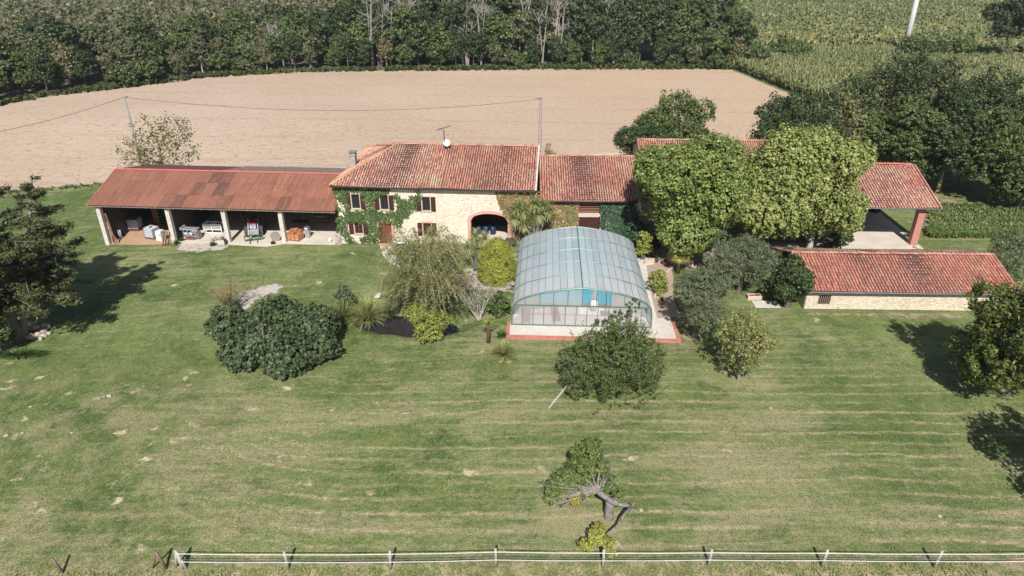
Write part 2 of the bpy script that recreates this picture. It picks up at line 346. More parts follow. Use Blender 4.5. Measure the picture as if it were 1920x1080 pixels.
def pool_mats():
    n = NT('pool_water'); n.b.inputs['IOR'].default_value = 1.33
    f = n.noise(3, 3); n.bump(f, .08, .03); M['water'] = n.out(lin(96, 212, 230), .06, 0, .4)
    n.b.inputs['Emission Strength'].default_value = 0
    n = NT('pond_water'); f = n.noise(4, 3); n.bump(f, .05, .02); M['pond'] = n.out(lin(52, 46, 42), .08, 0, .5)
    for nm, tint, k, colr, ro in (('panel', (.93, .95, .96, 1), .13, (222, 224, 226), .22), ('endpanel', (.97, .95, .93, 1), .5, (214, 206, 204), .25), ('clearpanel', (.97, .99, 1, 1), .96, (220, 226, 230), .05)):
        n = NT('polycarbonate_' + nm); g = n.n('NewGeometry')
        col = n.mix(g.outputs['Random Per Island'], lin(*colr), tuple(c * .88 for c in lin(*colr)[:3]) + (1,))
        n.out(col, ro, 0, .9)
        t = n.n('BsdfTransparent'); t.inputs[0].default_value = tint
        x = n.n('MixShader'); x.inputs[0].default_value = k
        if nm != 'clearpanel': n.l(n.math('ADD', n.math('MULTIPLY', g.outputs['Random Per Island'], .08), k - .04), x.inputs[0])
        tl = n.n('BsdfTranslucent'); tl.inputs[0].default_value = (.92, .95, .97, 1); y = n.n('MixShader'); y.inputs[0].default_value = .5
        n.l(n.b.outputs[0], y.inputs[1]); n.l(tl.outputs[0], y.inputs[2])
        n.l(n.b.outputs[0] if nm == 'clearpanel' else y.outputs[0], x.inputs[1]); n.l(t.outputs[0], x.inputs[2]); n.l(x.outputs[0], n.t.nodes['Material Output'].inputs[0])
        M[nm] = n.m
pool_mats()
L = {}
L['plane'] = leafmat('plane_leaves', [(58, 82, 34), (82, 108, 44), (106, 130, 58), (136, 150, 78), (168, 166, 104)], .28)
L['plane2'] = leafmat('plane_leaves_pale', [(66, 90, 38), (94, 116, 52), (124, 142, 70), (154, 162, 94), (180, 176, 118)], .28)
L['dark'] = leafmat('dark_leaves', [(34, 50, 28), (48, 66, 36), (62, 82, 44), (82, 102, 56)], .15)
L['mid'] = leafmat('mid_leaves', [(44, 62, 30), (64, 84, 40), (86, 106, 52), (110, 128, 68)], .2)
L['grey'] = leafmat('greygreen_leaves', [(54, 66, 44), (74, 84, 56), (94, 102, 70), (112, 112, 84)], .2)
L['brown'] = leafmat('brownish_leaves', [(70, 76, 46), (94, 98, 60), (114, 114, 76), (132, 126, 92)], .2)
L['olive'] = leafmat('olive_leaves', [(58, 74, 54), (78, 94, 68), (98, 112, 84), (122, 132, 104)], .15)
L['fig'] = leafmat('fig_leaves', [(40, 54, 36), (54, 72, 46), (68, 88, 56), (90, 108, 74)], .12)
L['pine'] = leafmat('conifer_needles', [(42, 52, 28), (60, 70, 38), (82, 90, 50), (106, 106, 66)], .1)
L['yellow'] = leafmat('golden_leaves', [(84, 102, 26), (116, 132, 34), (146, 154, 44), (172, 170, 60)], .25)
L['yshrub'] = leafmat('yellow_shrub_leaves', [(76, 100, 40), (110, 132, 50), (146, 154, 62), (176, 172, 80)], .25)
L['willow'] = leafmat('willow_leaves', [(60, 80, 40), (84, 102, 52), (110, 122, 68), (130, 142, 100), (170, 178, 150)], .25)
L['apple'] = leafmat('apple_leaves', [(52, 74, 32), (74, 98, 42), (98, 120, 56), (128, 144, 76)], .25)
L['appleyel'] = leafmat('apple_leaves_yellow', [(92, 108, 40), (120, 134, 50), (150, 156, 64), (170, 168, 76)], .25)
L['cherry'] = leafmat('cherry_leaves', [(52, 70, 30), (72, 92, 38), (96, 110, 48), (126, 126, 66)], .2)
L['ivy'] = leafmat('creeper_leaves', [(36, 56, 24), (54, 80, 32), (72, 100, 40), (98, 120, 60)], .15)
L['ivyred'] = leafmat('creeper_autumn', [(54, 78, 38), (82, 104, 52), (112, 112, 62), (156, 104, 72), (110, 124, 62)], .15)
L['ivydark'] = leafmat('ivy_dark', [(24, 48, 32), (36, 64, 42), (48, 80, 54), (66, 98, 66)], .1)
L['corn'] = leafmat('maize_leaves', [(70, 90, 52), (88, 106, 62), (106, 120, 76), (122, 132, 88), (138, 140, 98), (150, 146, 104)], .25, nsc=.035)
L['cornyel'] = leafmat('maize_dry', [(128, 130, 66), (156, 150, 80), (172, 160, 94)], .25)
L['veg'] = leafmat('vegetable_leaves', [(48, 72, 40), (68, 92, 50), (90, 112, 64), (116, 128, 84)], .2)
L['palm'] = leafmat('palm_blades', [(78, 96, 54), (104, 122, 70), (138, 148, 96), (164, 164, 118)], .15, .45)
L['palmyel'] = leafmat('palm_fans', [(84, 110, 44), (124, 140, 56), (176, 160, 60), (196, 164, 66)], .15, .45)
L['reed'] = leafmat('reed_blades', [(84, 106, 54), (112, 128, 66), (146, 152, 98), (160, 160, 120)], .2)
L['scrub'] = leafmat('scrub_leaves', [(46, 62, 34), (62, 80, 42), (80, 98, 52), (104, 106, 70)], .2)
L['farwood'] = leafmat('far_wood_leaves', [(62, 74, 46), (82, 90, 60), (98, 102, 74), (116, 112, 90)], .15)
L['lawntuft'] = leafmat('lawn_blades', [(88, 108, 52), (112, 128, 64), (140, 140, 90), (166, 156, 120)], .2)
L['vegp'] = leafmat('vegetable_leaves_pale', [(64, 88, 46), (88, 110, 60), (112, 130, 78), (146, 148, 104)], .2)
L['young'] = leafmat('young_leaves', [(84, 98, 50), (108, 118, 62), (134, 138, 80), (158, 152, 100)], .25)
L['mistletoe'] = leafmat('mistletoe_leaves', [(110, 112, 28), (140, 136, 36), (160, 148, 44)], .2)
L['flower'] = leafmat('oleander_leaves', [(54, 76, 48), (74, 94, 60), (96, 112, 80), (120, 128, 100)], .15)

# ------------------------------------------------------------------ object helpers
def link(o, parent=None):
    C.objects.link(o)
    if parent: o.parent = parent
    return o
def tag(o, label=None, cat=None, group=None, kind=None):
    if label: o['label'] = label
    if cat: o['category'] = cat
    if group: o['group'] = group
    if kind: o['kind'] = kind
    return o
def thing(name, label, cat, loc=(0, 0, 0), rz=0, group=None):
    o = bpy.data.objects.new(name, None); o.empty_display_size = .3; link(o)
    o.location = loc; o.rotation_euler = (0, 0, rz); return tag(o, label, cat, group)
def npmesh(name, verts, faces, mat, parent=None, smooth=False):
    """faces: (n,k) int array"""
    me = bpy.data.meshes.new(name); verts = np.asarray(verts, np.float32); faces = np.asarray(faces, np.int32)
    k = faces.shape[1]; me.vertices.add(len(verts)); me.vertices.foreach_set('co', verts.ravel())
    me.loops.add(faces.size); me.loops.foreach_set('vertex_index', faces.ravel())
    me.polygons.add(len(faces)); me.polygons.foreach_set('loop_start', np.arange(0, faces.size, k, dtype=np.int32))
    me.polygons.foreach_set('loop_total', np.full(len(faces), k, np.int32))
    me.update(calc_edges=True); me.materials.append(mat)
    if smooth: me.polygons.foreach_set('use_smooth', np.ones(len(faces), bool))
    return link(bpy.data.objects.new(name, me), parent)
def copy_tree(o, parent=None):
    c = o.copy(); C.objects.link(c); c.parent = parent
    for ch in list(o.children): copy_tree(ch, c)
    return c
class MB:
    def __init__(s): s.v = []; s.f = []
    def add(s, vs, fs):
        b = len(s.v); s.v += [tuple(v) for v in vs]; s.f += [tuple(i + b for i in f) for f in fs]; return s
    def box(s, x0, x1, y0, y1, z0, z1, rz=0, rx=0, ry=0):
        vs = [Vector((x, y, z)) for z in (z0, z1) for x, y in ((x0, y0), (x1, y0), (x1, y1), (x0, y1))]
        if rz or rx or ry:
            c = Vector(((x0 + x1) / 2, (y0 + y1) / 2, (z0 + z1) / 2)); R = Matrix.Rotation(rz, 3, 'Z') @ Matrix.Rotation(ry, 3, 'Y') @ Matrix.Rotation(rx, 3, 'X')
            vs = [c + R @ (v - c) for v in vs]
        return s.add(vs, [(3, 2, 1, 0), (4, 5, 6, 7), (0, 1, 5, 4), (1, 2, 6, 5), (2, 3, 7, 6), (3, 0, 4, 7)])
    def bar(s, p, q, w, h=None):
        """rectangular bar between two points"""
        h = h or w; p, q = Vector(p), Vector(q); d = (q - p).normalized()
        a = d.cross(Vector((0, 0, 1)));
        if a.length < .05: a = Vector((1, 0, 0))
        a.normalize(); b = a.cross(d).normalized()
        vs = [e + a * i * w / 2 + b * j * h / 2 for e in (p, q) for i, j in ((-1, -1), (1, -1), (1, 1), (-1, 1))]
        return s.add(vs, [(3, 2, 1, 0), (4, 5, 6, 7), (0, 1, 5, 4), (1, 2, 6, 5), (2, 3, 7, 6), (3, 0, 4, 7)])
    def tube(s, pts, rs, n=6, cap=True):
        pts = [Vector(p) for p in pts]
        if not hasattr(rs, '__len__'): rs = [rs] * len(pts)
        b = len(s.v); prev = None
        for i, p in enumerate(pts):
            d = (pts[min(i + 1, len(pts) - 1)] - pts[max(i - 1, 0)]).normalized()
            a = d.cross(Vector((0, 0, 1))) if prev is None else (prev - d * prev.dot(d))
            if a.length < .05: a = d.cross(Vector((1, 0, 0)))
            a.normalize(); prev = a; c = d.cross(a)
            for k in range(n):
                t = 2 * math.pi * k / n; s.v.append(tuple(p + (a * math.cos(t) + c * math.sin(t)) * rs[i]))
        for i in range(len(pts) - 1):
            for k in range(n):
                s.f.append((b + i * n + k, b + i * n + (k + 1) % n, b + (i + 1) * n + (k + 1) % n, b + (i + 1) * n + k))
        if cap:
            s.f.append(tuple(b + k for k in reversed(range(n)))); e = b + (len(pts) - 1) * n; s.f.append(tuple(e + k for k in range(n)))
        return s
    def cyl(s, p, q, r, r2=None, n=12): return s.tube([p, q], [r, r if r2 is None else r2], n)
    def lathe(s, prof, c=(0, 0, 0), n=14):
        b = len(s.v)
        for r, z in prof:
            for k in range(n):
                t = 2 * math.pi * k / n; s.v.append((c[0] + r * math.cos(t), c[1] + r * math.sin(t), c[2] + z))
        for i in range(len(prof) - 1):
            for k in range(n): s.f.append((b + i * n + k, b + i * n + (k + 1) % n, b + (i + 1) * n + (k + 1) % n, b + (i + 1) * n + k))
        s.f.append(tuple(b + k for k in reversed(range(n)))); e = b + (len(prof) - 1) * n; s.f.append(tuple(e + k for k in range(n)))
        return s
    def prism(s, poly, h0, h1, axis='z'):
        """poly of 2-D points extruded along axis ('z': xy poly, 'y': xz poly, 'x': yz poly)"""
        n = len(poly); mk = {'z': lambda a, b, h: (a, b, h), 'y': lambda a, b, h: (a, h, b), 'x': lambda a, b, h: (h, a, b)}[axis]
        vs = [mk(a, b, h) for h in (h0, h1) for a, b in poly]
        return s.add(vs, [tuple(reversed(range(n))), tuple(range(n, 2 * n))] + [(i, (i + 1) % n, n + (i + 1) % n, n + i) for i in range(n)])
    def build(s, name, mat, parent=None, smooth=False, loc=None):
        me = bpy.data.meshes.new(name); me.from_pydata(s.v, [], s.f); me.materials.append(mat); me.update()
        if smooth:
            me.polygons.foreach_set('use_smooth', np.ones(len(me.polygons), bool))
        o = link(bpy.data.objects.new(name, me), parent)
        if loc is not None: o.location = loc
        return o
def bev(o, w=.02, seg=2):
    m = o.modifiers.new('bevel', 'BEVEL'); m.width = w; m.segments = seg; m.limit_method = 'ANGLE'; return o

# ------------------------------------------------------------------ foliage
def leaves(name, P, N, size, mat, rng, parent=None, aspect=.7, jit=.35, fold=.25):
    P = np.asarray(P); n = len(P); N = N / (np.linalg.norm(N, axis=1, keepdims=True) + 1e-9)
    r = rng.normal(size=(n, 3)); a = np.cross(N, r); a /= np.linalg.norm(a, axis=1, keepdims=True) + 1e-9
    b = np.cross(N, a); s = (size * (1 + jit * rng.uniform(-1, 1, n)))[:, None]
    v0 = P - a * s * .5; v1 = P + b * s * .5 * aspect - N * s * fold * .3; v2 = P + a * s * .5 - N * s * fold * .4; v3 = P - b * s * .5 * aspect - N * s * fold * .3
    v = np.stack([v0, v1, v2, v3], 1).reshape(-1, 3); f = np.arange(4 * n).reshape(n, 4)
    return npmesh(name, v, f, mat, parent)
def blob_points(rng, blobs, n, clump=.3, nclump=40, up=.25, rnd=.55, flat=.8, low=-.55):
    """leaf points gathered in clumps over lobes; blobs = (cx,cy,cz,rx,ry,rz)"""
    P = []; N = []; vol = np.array([(b[3] * b[4] + b[4] * b[5] + b[3] * b[5]) for b in blobs]); vol = vol / vol.sum()
    for b, w in zip(blobs, vol):
        k = max(5, int(nclump * w * len(blobs) ** .5 * 1.6)); c = np.array(b[:3]); R = np.array(b[3:6])
        d = rng.normal(size=(k * 3, 3)); d /= np.linalg.norm(d, axis=1, keepdims=True); d = d[d[:, 2] > low][:k]
        rad = rng.uniform(.62, 1.04, len(d)) ** .8
        cc = c + d * R * rad[:, None]; m = max(3, int(n * w / len(d)))
        cr = clump * R.mean() * rng.uniform(.6, 1.35, len(d))
        q = rng.normal(size=(len(d), m, 3)); q /= np.linalg.norm(q, axis=2, keepdims=True)
        q *= rng.uniform(.35, 1.0, (len(d), m, 1)) ** .6
        p = cc[:, None] + q * cr[:, None, None] * np.array([1, 1, flat])
        nn = q * .9 + d[:, None] * .6 + np.array([0, 0, up]) + rng.normal(size=q.shape) * rnd
        P.append(p.reshape(-1, 3)); N.append(nn.reshape(-1, 3))
    return np.concatenate(P), np.concatenate(N)
def limbs(mb, rng, base, top, r0, targets, n=6, wob=.12):
    """trunk from base to top, limbs from the trunk to targets"""
    base, top = Vector(base), Vector(top); k = 5; L_ = (top - base).length; path = []
    for i in range(k + 1):
        t = i / k; path.append(base.lerp(top, t) + Vector((rng.normal() * wob, rng.normal() * wob, 0)) * (L_ * .1 * math.sin(math.pi * t)))
    mb.tube([path[0] + Vector((0, 0, -.15))] + path, [r0 * 1.35] + [r0 * (1.05 - .75 * i / k) for i in range(k + 1)], n + 2)
    for tg in targets:
        tg = Vector(tg); t = rng.uniform(.35, .9); i = int(t * k); s = path[i].lerp(path[min(i + 1, k)], t * k - i)
        mid = s.lerp(tg, .5) + Vector((rng.normal(), rng.normal(), rng.normal() * .5)) * (tg - s).length * .09
        rr = r0 * (1.05 - .75 * t) * .55
        mb.tube([s, mid, tg], [rr, rr * .6, rr * .15], 5)
        for _ in range(2):
            e = tg + Vector((rng.normal(), rng.normal(), rng.normal() * .6)) * (tg - s).length * .3
            mb.tube([mid, mid.lerp(e, .6), e], [rr * .45, rr * .25, .008], 4)
def crown_blobs(rng, h0, h1, R, k=7, squash=1.0):
    """irregular crown of k lobes around a core, from height h0 to h1, radius R"""
    hc = (h0 + h1) / 2; hh = (h1 - h0) / 2; bl = [(0, 0, hc, R * .68, R * .68, hh * .8)]
    for i in range(k):
        a = 2 * math.pi * (i + rng.uniform(-.3, .3)) / k; z = hc + hh * rng.uniform(-.6, .62); q = math.sqrt(max(.05, 1 - ((z - hc) / hh) ** 2))
        rr = R * rng.uniform(.34, .5); bl.append((math.cos(a) * (R * q - rr * .8), math.sin(a) * (R * q - rr * .8), z, rr, rr, rr * rng.uniform(.75, 1) * squash))
    rr = R * .42; bl.append((rng.uniform(-.2, .2) * R, rng.uniform(-.2, .2) * R, h1 - rr * .8, rr, rr, rr * .8))
    return bl
def tree(name, label, cat, loc, h, R, mat, seed, n=9000, leaf=.3, flat=.8, h0=None, trunk=.22, bark='bark', group=None, nclump=60, clump=.28, blobs=None, lean=(0, 0), k=7, low=-.75, up=.25, rnd=.55, aspect=.7, th=.8):
    rng = np.random.default_rng(seed); root = thing(name, label, cat, loc, 0, group)
    if h0 is None: h0 = h * .2
    bl = blobs or crown_blobs(rng, h0, h, R, k)
    bl = [(b[0] + lean[0] * b[2] / h, b[1] + lean[1] * b[2] / h, b[2], b[3], b[4], b[5]) for b in bl]
    P, N = blob_points(rng, bl, n, clump, nclump, low=low, up=up, rnd=rnd, flat=flat)
    keep = P[:, 2] > .05; P, N = P[keep], N[keep]
    mb = MB(); limbs(mb, rng, (0, 0, 0), (lean[0], lean[1], h * th), trunk, [(b[0], b[1], b[2]) for b in bl[1:]])
    mb.build('trunk', M[bark], root, True)
    leaves('crown', P, N, leaf, L[mat], rng, root, aspect=aspect)
    return root
def pxblobs(bx, by, L_):
    p = G(bx, by); out = []
    for px, py, r in L_:
        q = V(px, py, p.y); R = r / pxm(q); out.append((q.x - p.x, random.uniform(-.4, .4), q.z - p.z, R, R, R * .8))
    return out
random.seed(5)
def ptree(name, label, cat, px, py, ytop, hw, mat, seed, **kw):
    """tree standing where the photo shows its foot at (px,py), crown top at ytop, half width hw pixels"""
    p = G(px, py); zt = V(px, ytop, p.y + .0).z; h = zt - p.z; R = hw / pxm((p.x, p.y, p.z + h / 2))
    return tree(name, label, cat, p, h, R, mat, seed, **kw)
def blades(rng, base, n, length, width, spread=(10, 80), droop=.5, seg=4, zj=0):
    """sword leaves arching out from a point: returns verts, faces"""
    V_ = []; F = []; base = np.array(base)
    for i in range(n):
        az = rng.uniform(0, 2 * math.pi); el = math.radians(rng.uniform(*spread)); ln = length * rng.uniform(.75, 1.1)
        d = np.array([math.cos(az) * math.cos(el), math.sin(az) * math.cos(el), math.sin(el)]); sd_ = np.array([-math.sin(az), math.cos(az), 0])
        p = base + np.array([rng.normal() * zj, rng.normal() * zj, 0]); b = len(V_)
        for j in range(seg + 1):
            t = j / seg; w = width * (1 - t ** 2) * .5 + .004
            V_ += [p + sd_ * w, p - sd_ * w]
            d = d + np.array([0, 0, -droop / seg * (.4 + t)]); d /= np.linalg.norm(d); p = p + d * ln / seg
        for j in range(seg): F.append((b + 2 * j, b + 2 * j + 1, b + 2 * j + 3, b + 2 * j + 2))
    return V_, F
def merge(parts):
    V_ = []; F = []
    for v, f in parts:
        b = len(V_); V_ += list(v); F += [tuple(i + b for i in q) for q in f]
    return np.array(V_), np.array(F)

# ------------------------------------------------------------------ the ground
from mathutils.geometry import delaunay_2d_cdt
xs = np.unique(np.concatenate([np.linspace(-700, -70, 22), np.arange(-70, 62, .6), np.linspace(62, 700, 24)]))
ys = np.unique(np.concatenate([np.linspace(-60, 18, 10), np.arange(18, 80, .6), np.linspace(80, 130, 20), np.linspace(140, 1200, 20)]))
XX, YY = np.meshgrid(xs, ys); ZZ = T(XX, YY)
vv = np.stack([XX, YY, ZZ], -1).reshape(-1, 3); nx = len(xs); ii = (np.arange(len(ys) - 1)[:, None] * nx + np.arange(nx - 1)[None]).ravel()
tag(npmesh('ground', vv, np.stack([ii, ii + 1, ii + nx + 1, ii + nx], 1), M['lawn'], None, True), kind='structure')
def inpoly(P, poly):
    x, y = P[:, 0], P[:, 1]; c = np.zeros(len(P), bool); n = len(poly)
    for i in range(n):
        x1, y1 = poly[i]; x2, y2 = poly[(i + 1) % n]
        c ^= ((y1 > y) != (y2 > y)) & (x < (x2 - x1) * (y - y1) / ((y2 - y1) or 1e-9) + x1)
    return c
def edist(P, poly):
    d = np.full(len(P), 1e9); n = len(poly)
    for i in range(n):
        a = np.array(poly[i]); b = np.array(poly[(i + 1) % n]); ab = b - a
        t = np.clip(((P - a) @ ab) / (ab @ ab), 0, 1); d = np.minimum(d, np.linalg.norm(P - a - t[:, None] * ab, axis=1))
    return d
def sheet(name, poly, mat, dz=.02, step=1.0, edge=None, kind='structure'):
    poly = [(float(p[0]), float(p[1])) for p in poly]; a = np.array(poly)
    gx = np.arange(a[:, 0].min(), a[:, 0].max(), step); gy = np.arange(a[:, 1].min(), a[:, 1].max(), step)
    g = np.stack(np.meshgrid(gx, gy), -1).reshape(-1, 2)
    if len(g): g = g[inpoly(g, poly)]; g = g[edist(g, poly) > step * .3] if len(g) else g
    n = len(poly); dens = []
    for i in range(n):
        p, q = Vector(poly[i]), Vector(poly[(i + 1) % n]); k = max(1, int((q - p).length / (step * 1.5)))
        dens += [p.lerp(q, j / k) for j in range(k)]
    n = len(dens); pts = dens + [Vector(p) for p in g]
    r = delaunay_2d_cdt(pts, [(i, (i + 1) % n) for i in range(n)], [], 1, 1e-5)
    v2 = np.array([tuple(v) for v in r[0]]); me = bpy.data.meshes.new(name)
    me.from_pydata([(x, y, Tz(x, y) + dz) for x, y in v2], [], [tuple(f) for f in r[2]]); me.materials.append(mat)
    if edge:
        at = me.attributes.new('edge', 'FLOAT', 'POINT'); at.data.foreach_set('value', np.clip(edist(v2, poly) / edge, 0, 1).astype(np.float32))
    o = link(bpy.data.objects.new(name, me))
    me.polygons.foreach_set('use_smooth', np.ones(len(me.polygons), bool))
    if sum(p.normal.z for p in me.polygons) < 0: me.flip_normals()
    return tag(o, kind=kind)
def gp(*pts): return [tuple(G(*p)[:2]) for p in pts]
field_poly = [(-170, 62), (-75, 72)] + gp((0, 361), (100, 352), (190, 344), (240, 341)) + [(-38, 77), (-10, 75), (20, 74), (40, 78), (52, 95), (56, 118)] + \
    gp((1490, 180), (1440, 160), (1400, 143), (1370, 131), (1200, 128), (1000, 129), (760, 131), (560, 134), (400, 143), (200, 166), (100, 178), (0, 195)) + [(-150, 105)]
sheet('ploughed_field', field_poly, M['field'], .03, 4)

ROWS = M['earth']
# ------------------------------------------------------------------ building helpers
def wall_holes(u0, u1, z0, z1, holes, y0, y1, arch=None):
    """wall slab in the xz plane with rectangular openings; arch=(ua,ub,zspring,ztop) rounds the head of one"""
    us = sorted({u0, u1, *[h[0] for h in holes], *[h[1] for h in holes]}); zs = sorted({z0, z1, *[h[2] for h in holes], *[h[3] for h in holes]})
    us = [u for u in us if u0 <= u <= u1]; zs = [z for z in zs if z0 <= z <= z1]
    solid = lambda i, j: 0 <= i < len(us) - 1 and 0 <= j < len(zs) - 1 and not any(h[0] < (us[i] + us[i + 1]) / 2 < h[1] and h[2] < (zs[j] + zs[j + 1]) / 2 < h[3] for h in holes)
    mb = MB()
    for i in range(len(us) - 1):
        for j in range(len(zs) - 1):
            if not solid(i, j): continue
            a, b, c, d = us[i], us[i + 1], zs[j], zs[j + 1]
            mb.add([(a, y0, c), (b, y0, c), (b, y0, d), (a, y0, d), (a, y1, c), (b, y1, c), (b, y1, d), (a, y1, d)],
                   [(0, 1, 2, 3), (5, 4, 7, 6)] + ([] if solid(i - 1, j) else [(4, 0, 3, 7)]) + ([] if solid(i + 1, j) else [(1, 5, 6, 2)])
                   + ([] if solid(i, j - 1) else [(4, 5, 1, 0)]) + ([] if solid(i, j + 1) else [(3, 2, 6, 7)]))
    if arch:
        ua, ub, zs_, zt = arch; n = 12; cx = (ua + ub) / 2; hw = (ub - ua) / 2
        f = lambda u: zs_ + (zt - zs_) * math.sqrt(max(0, 1 - ((u - cx) / hw) ** 2))
        for k in range(n):
            a = ua + (ub - ua) * k / n; b = ua + (ub - ua) * (k + 1) / n
            mb.add([(a, y0, f(a)), (b, y0, f(b)), (b, y0, zt), (a, y0, zt), (a, y1, f(a)), (b, y1, f(b)), (b, y1, zt), (a, y1, zt)], [(0, 1, 2, 3), (5, 4, 7, 6), (4, 5, 1, 0)])
    return mb
def slab(pts, th):
    n = len(pts); vs = [tuple(p) for p in pts] + [(p[0], p[1], p[2] - th) for p in pts]
    return MB().add(vs, [tuple(range(n)), tuple(reversed(range(n, 2 * n)))] + [((i + 1) % n, i, n + i, n + (i + 1) % n) for i in range(n)])
def tiles(name, parent, mat, E0, a, b, tn, poly, cw=.235, tl=.36, seed=1, sag=.06, bed=True, bedmat='tile_bed'):
    """a roof face of canal tiles. E0 eave point, a along the eave, b uphill (unit horizontals), poly in (s,v)"""
    rng = np.random.default_rng(seed); E0 = np.array(E0, float); a = np.array([a[0], a[1], 0.]); cs = 1 / math.sqrt(1 + tn * tn)
    up = np.array([b[0] * cs, b[1] * cs, tn * cs]); nrm = np.cross(a, up); nrm *= np.sign(nrm[2]) or 1
    A = np.array(poly); smax = A[:, 0].max(); vmax = A[:, 1].max()
    S, Vv = np.meshgrid(np.arange(A[:, 0].min() + cw / 2, smax, cw), np.arange(0, vmax, tl * cs)); P = np.stack([S.ravel(), Vv.ravel()], 1)
    Q = P + np.array([0, tl * cs * .5]); P = P[inpoly(Q, poly)]
    th = np.linspace(-.12, math.pi + .12, 6); n = len(P)
    wob = rng.normal(0, .012, n); sg = -sag * np.sin(np.pi * P[:, 0] / smax) * 2 + .03 * np.sin(P[:, 0] * 1.3 + seed) * (P[:, 1] / max(vmax, 1))
    c0 = E0 + a * (P[:, 0] + wob)[:, None] + up * (P[:, 1] / cs)[:, None] + nrm * (sg + rng.normal(0, .006, n))[:, None]
    V_ = []
    for ln, r, lift in ((-.03, cw * .40, .03), (tl + .02, cw * .33, .012)):
        for t in th: V_.append(c0 + up * ln + a * (r * math.cos(t)) + nrm * (r * 1.15 * math.sin(t) + lift - .005))
    V_ = np.stack(V_, 1).reshape(-1, 3); base = (np.arange(n) * 12)[:, None]
    F = np.concatenate([base + np.array([k, k + 1, k + 7, k + 6]) for k in range(5)])
    o = npmesh(name, V_, F, mat, parent, True)
    if bed:
        pts = [E0 + a * s + up * (v / cs) + nrm * -.02 for s, v in poly]
        if np.cross(pts[1] - pts[0], pts[2] - pts[1])[2] < 0: pts = pts[::-1]
        slab(pts, .12).build('roof_deck', M[bedmat], o)
    return o
def ridge_caps(name, parent, mat, p, q, r=.13, step=.38, seed=3):
    rng = np.random.default_rng(seed); p, q = np.array(p, float), np.array(q, float); L_ = np.linalg.norm(q - p); d = (q - p) / L_; s = np.cross(d, [0, 0, 1]); s /= np.linalg.norm(s); u = np.cross(s, d)
    V_ = []; F = []; th = np.linspace(0, math.pi, 7)
    for k in range(int(L_ / step)):
        c = p + d * k * step + u * rng.normal(0, .012); b = len(V_)
        for ln, rr, lf in ((-.02, r, .03), (step + .03, r * .85, 0)):
            for t in th: V_.append(c + d * ln + s * rr * math.cos(t) + u * (rr * math.sin(t) + lf - .03))
        F += [(b + j, b + j + 1, b + j + 8, b + j + 7) for j in range(6)]
    return npmesh(name, np.array(V_), np.array(F), mat, parent, True)
def window(parent, u0, u1, z0, z1, y=.1, mat='winwood', bars=3, shutters=True, surround='render', sill=True):
    w = wall_holes(u0, u1, z0, z1, [(u0 + .06, (u0 + u1) / 2 - .035, z0 + .06, z1 - .06), ((u0 + u1) / 2 + .035, u1 - .06, z0 + .06, z1 - .06)], y, y + .07)
    for s in (u0 + .06, (u0 + u1) / 2 + .035):
        for k in range(1, bars):
            z = z0 + .06 + (z1 - z0 - .12) * k / bars; w.box(s, s + (u1 - u0) / 2 - .095, y + .015, y + .045, z - .018, z + .018)
    win = w.build('window', M[mat], parent)
    MB().box(u0 + .03, u1 - .03, y + .075, y + .09, z0 + .03, z1 - .03).build('pane', M['glass'], win)
    if surround:
        f = MB()
        f.box(u0 - .07, u0 - .002, -.03, .08, z0, z1).box(u1 + .002, u1 + .07, -.03, .08, z0, z1).prism([(u0 - .1, z1 + .002), (u1 + .1, z1 + .002), (u1 + .14, z1 + .16), (u0 - .14, z1 + .16)], -.032, .08, 'y')
        f.build('surround', M[surround], win)
    if sill: MB().box(u0 - .14, u1 + .14, -.1, .09, z0 - .09, z0 - .003).build('sill', M['render'], win)
    if shutters:
        for a, b in ((u0 - .54, u0 - .09), (u1 + .09, u1 + .54)):
            s = MB()
            for k in range(4): s.box(a + (b - a) * k / 4 + .004, a + (b - a) * (k + 1) / 4 - .004, -.09, -.05, z0 - .03, z1 + .03)
            s.box(a, b, -.115, -.092, z0 + .2, z0 + .28).box(a, b, -.115, -.092, z1 - .28, z1 - .2)
            sh = s.build('shutter', M['darkwood'], win)
    return win
def gutter(parent, u0, u1, y, z, mat='zinc', down=None):
    g = MB(); n = 7; r = .075
    th = [math.pi + math.pi * k / (n - 1) for k in range(n)]
    vs = [(u, y + r * math.cos(t), z + r * math.sin(t)) for u in (u0, u1) for t in th]
    g.add(vs, [(k, k + 1, n + k + 1, n + k) for k in range(n - 1)] + [tuple(range(n)), tuple(range(n, 2 * n))])
    o = g.build('gutter', M[mat], parent)
    m = o.modifiers.new('t', 'SOLIDIFY'); m.thickness = .008
    if down:
        u, zb = down; MB().tube([(u, y, z - .06), (u, y + .1, z - .2), (u, -.06, z - .5), (u, -.06, zb)], .04, 8).build('downpipe', M[mat], parent)
    return o

# ------------------------------------------------------------------ the long farmhouse
HO, HY = (0, 61.0), -4.2
house = thing('farmhouse', 'long two storey stone farmhouse with brown shutters, hipped tile roof and creeper on its front', 'farmhouse', (HO[0], HO[1], 0), math.radians(HY))
wins = [(-15.28, -14.52, 3.15, 4.57), (-12.52, -11.77, 3.12, 4.54), (-8.5, -7.76, 3.1, 4.48), (-15.28, -14.5, .55, 1.78), (-8.55, -7.79, .58, 1.86)]
door = (-12.9, -11.66, -.6, 1.68); arch = (-3.94, -.4, -.6, 2.96)
wall_holes(-16.7, 2.05, -1.0, 5.42, wins + [door, arch], 0, .5, (-3.94, -.4, 2.25, 2.96)).build('front_wall', M['stone'], house)
MB().box(-16.7, -16.2, .5, 12.2, -1.2, 5.42).build('side_wall', M['stone'], house)
mb = MB().box(1.55, 2.05, .5, 12.2, -1.0, 5.42); mb.prism([(.03, 5.42), (12.6, 5.42), (6.3, 7.62)], 1.6, 2.04, 'x'); mb.build('side_wall', M['stone'], house)
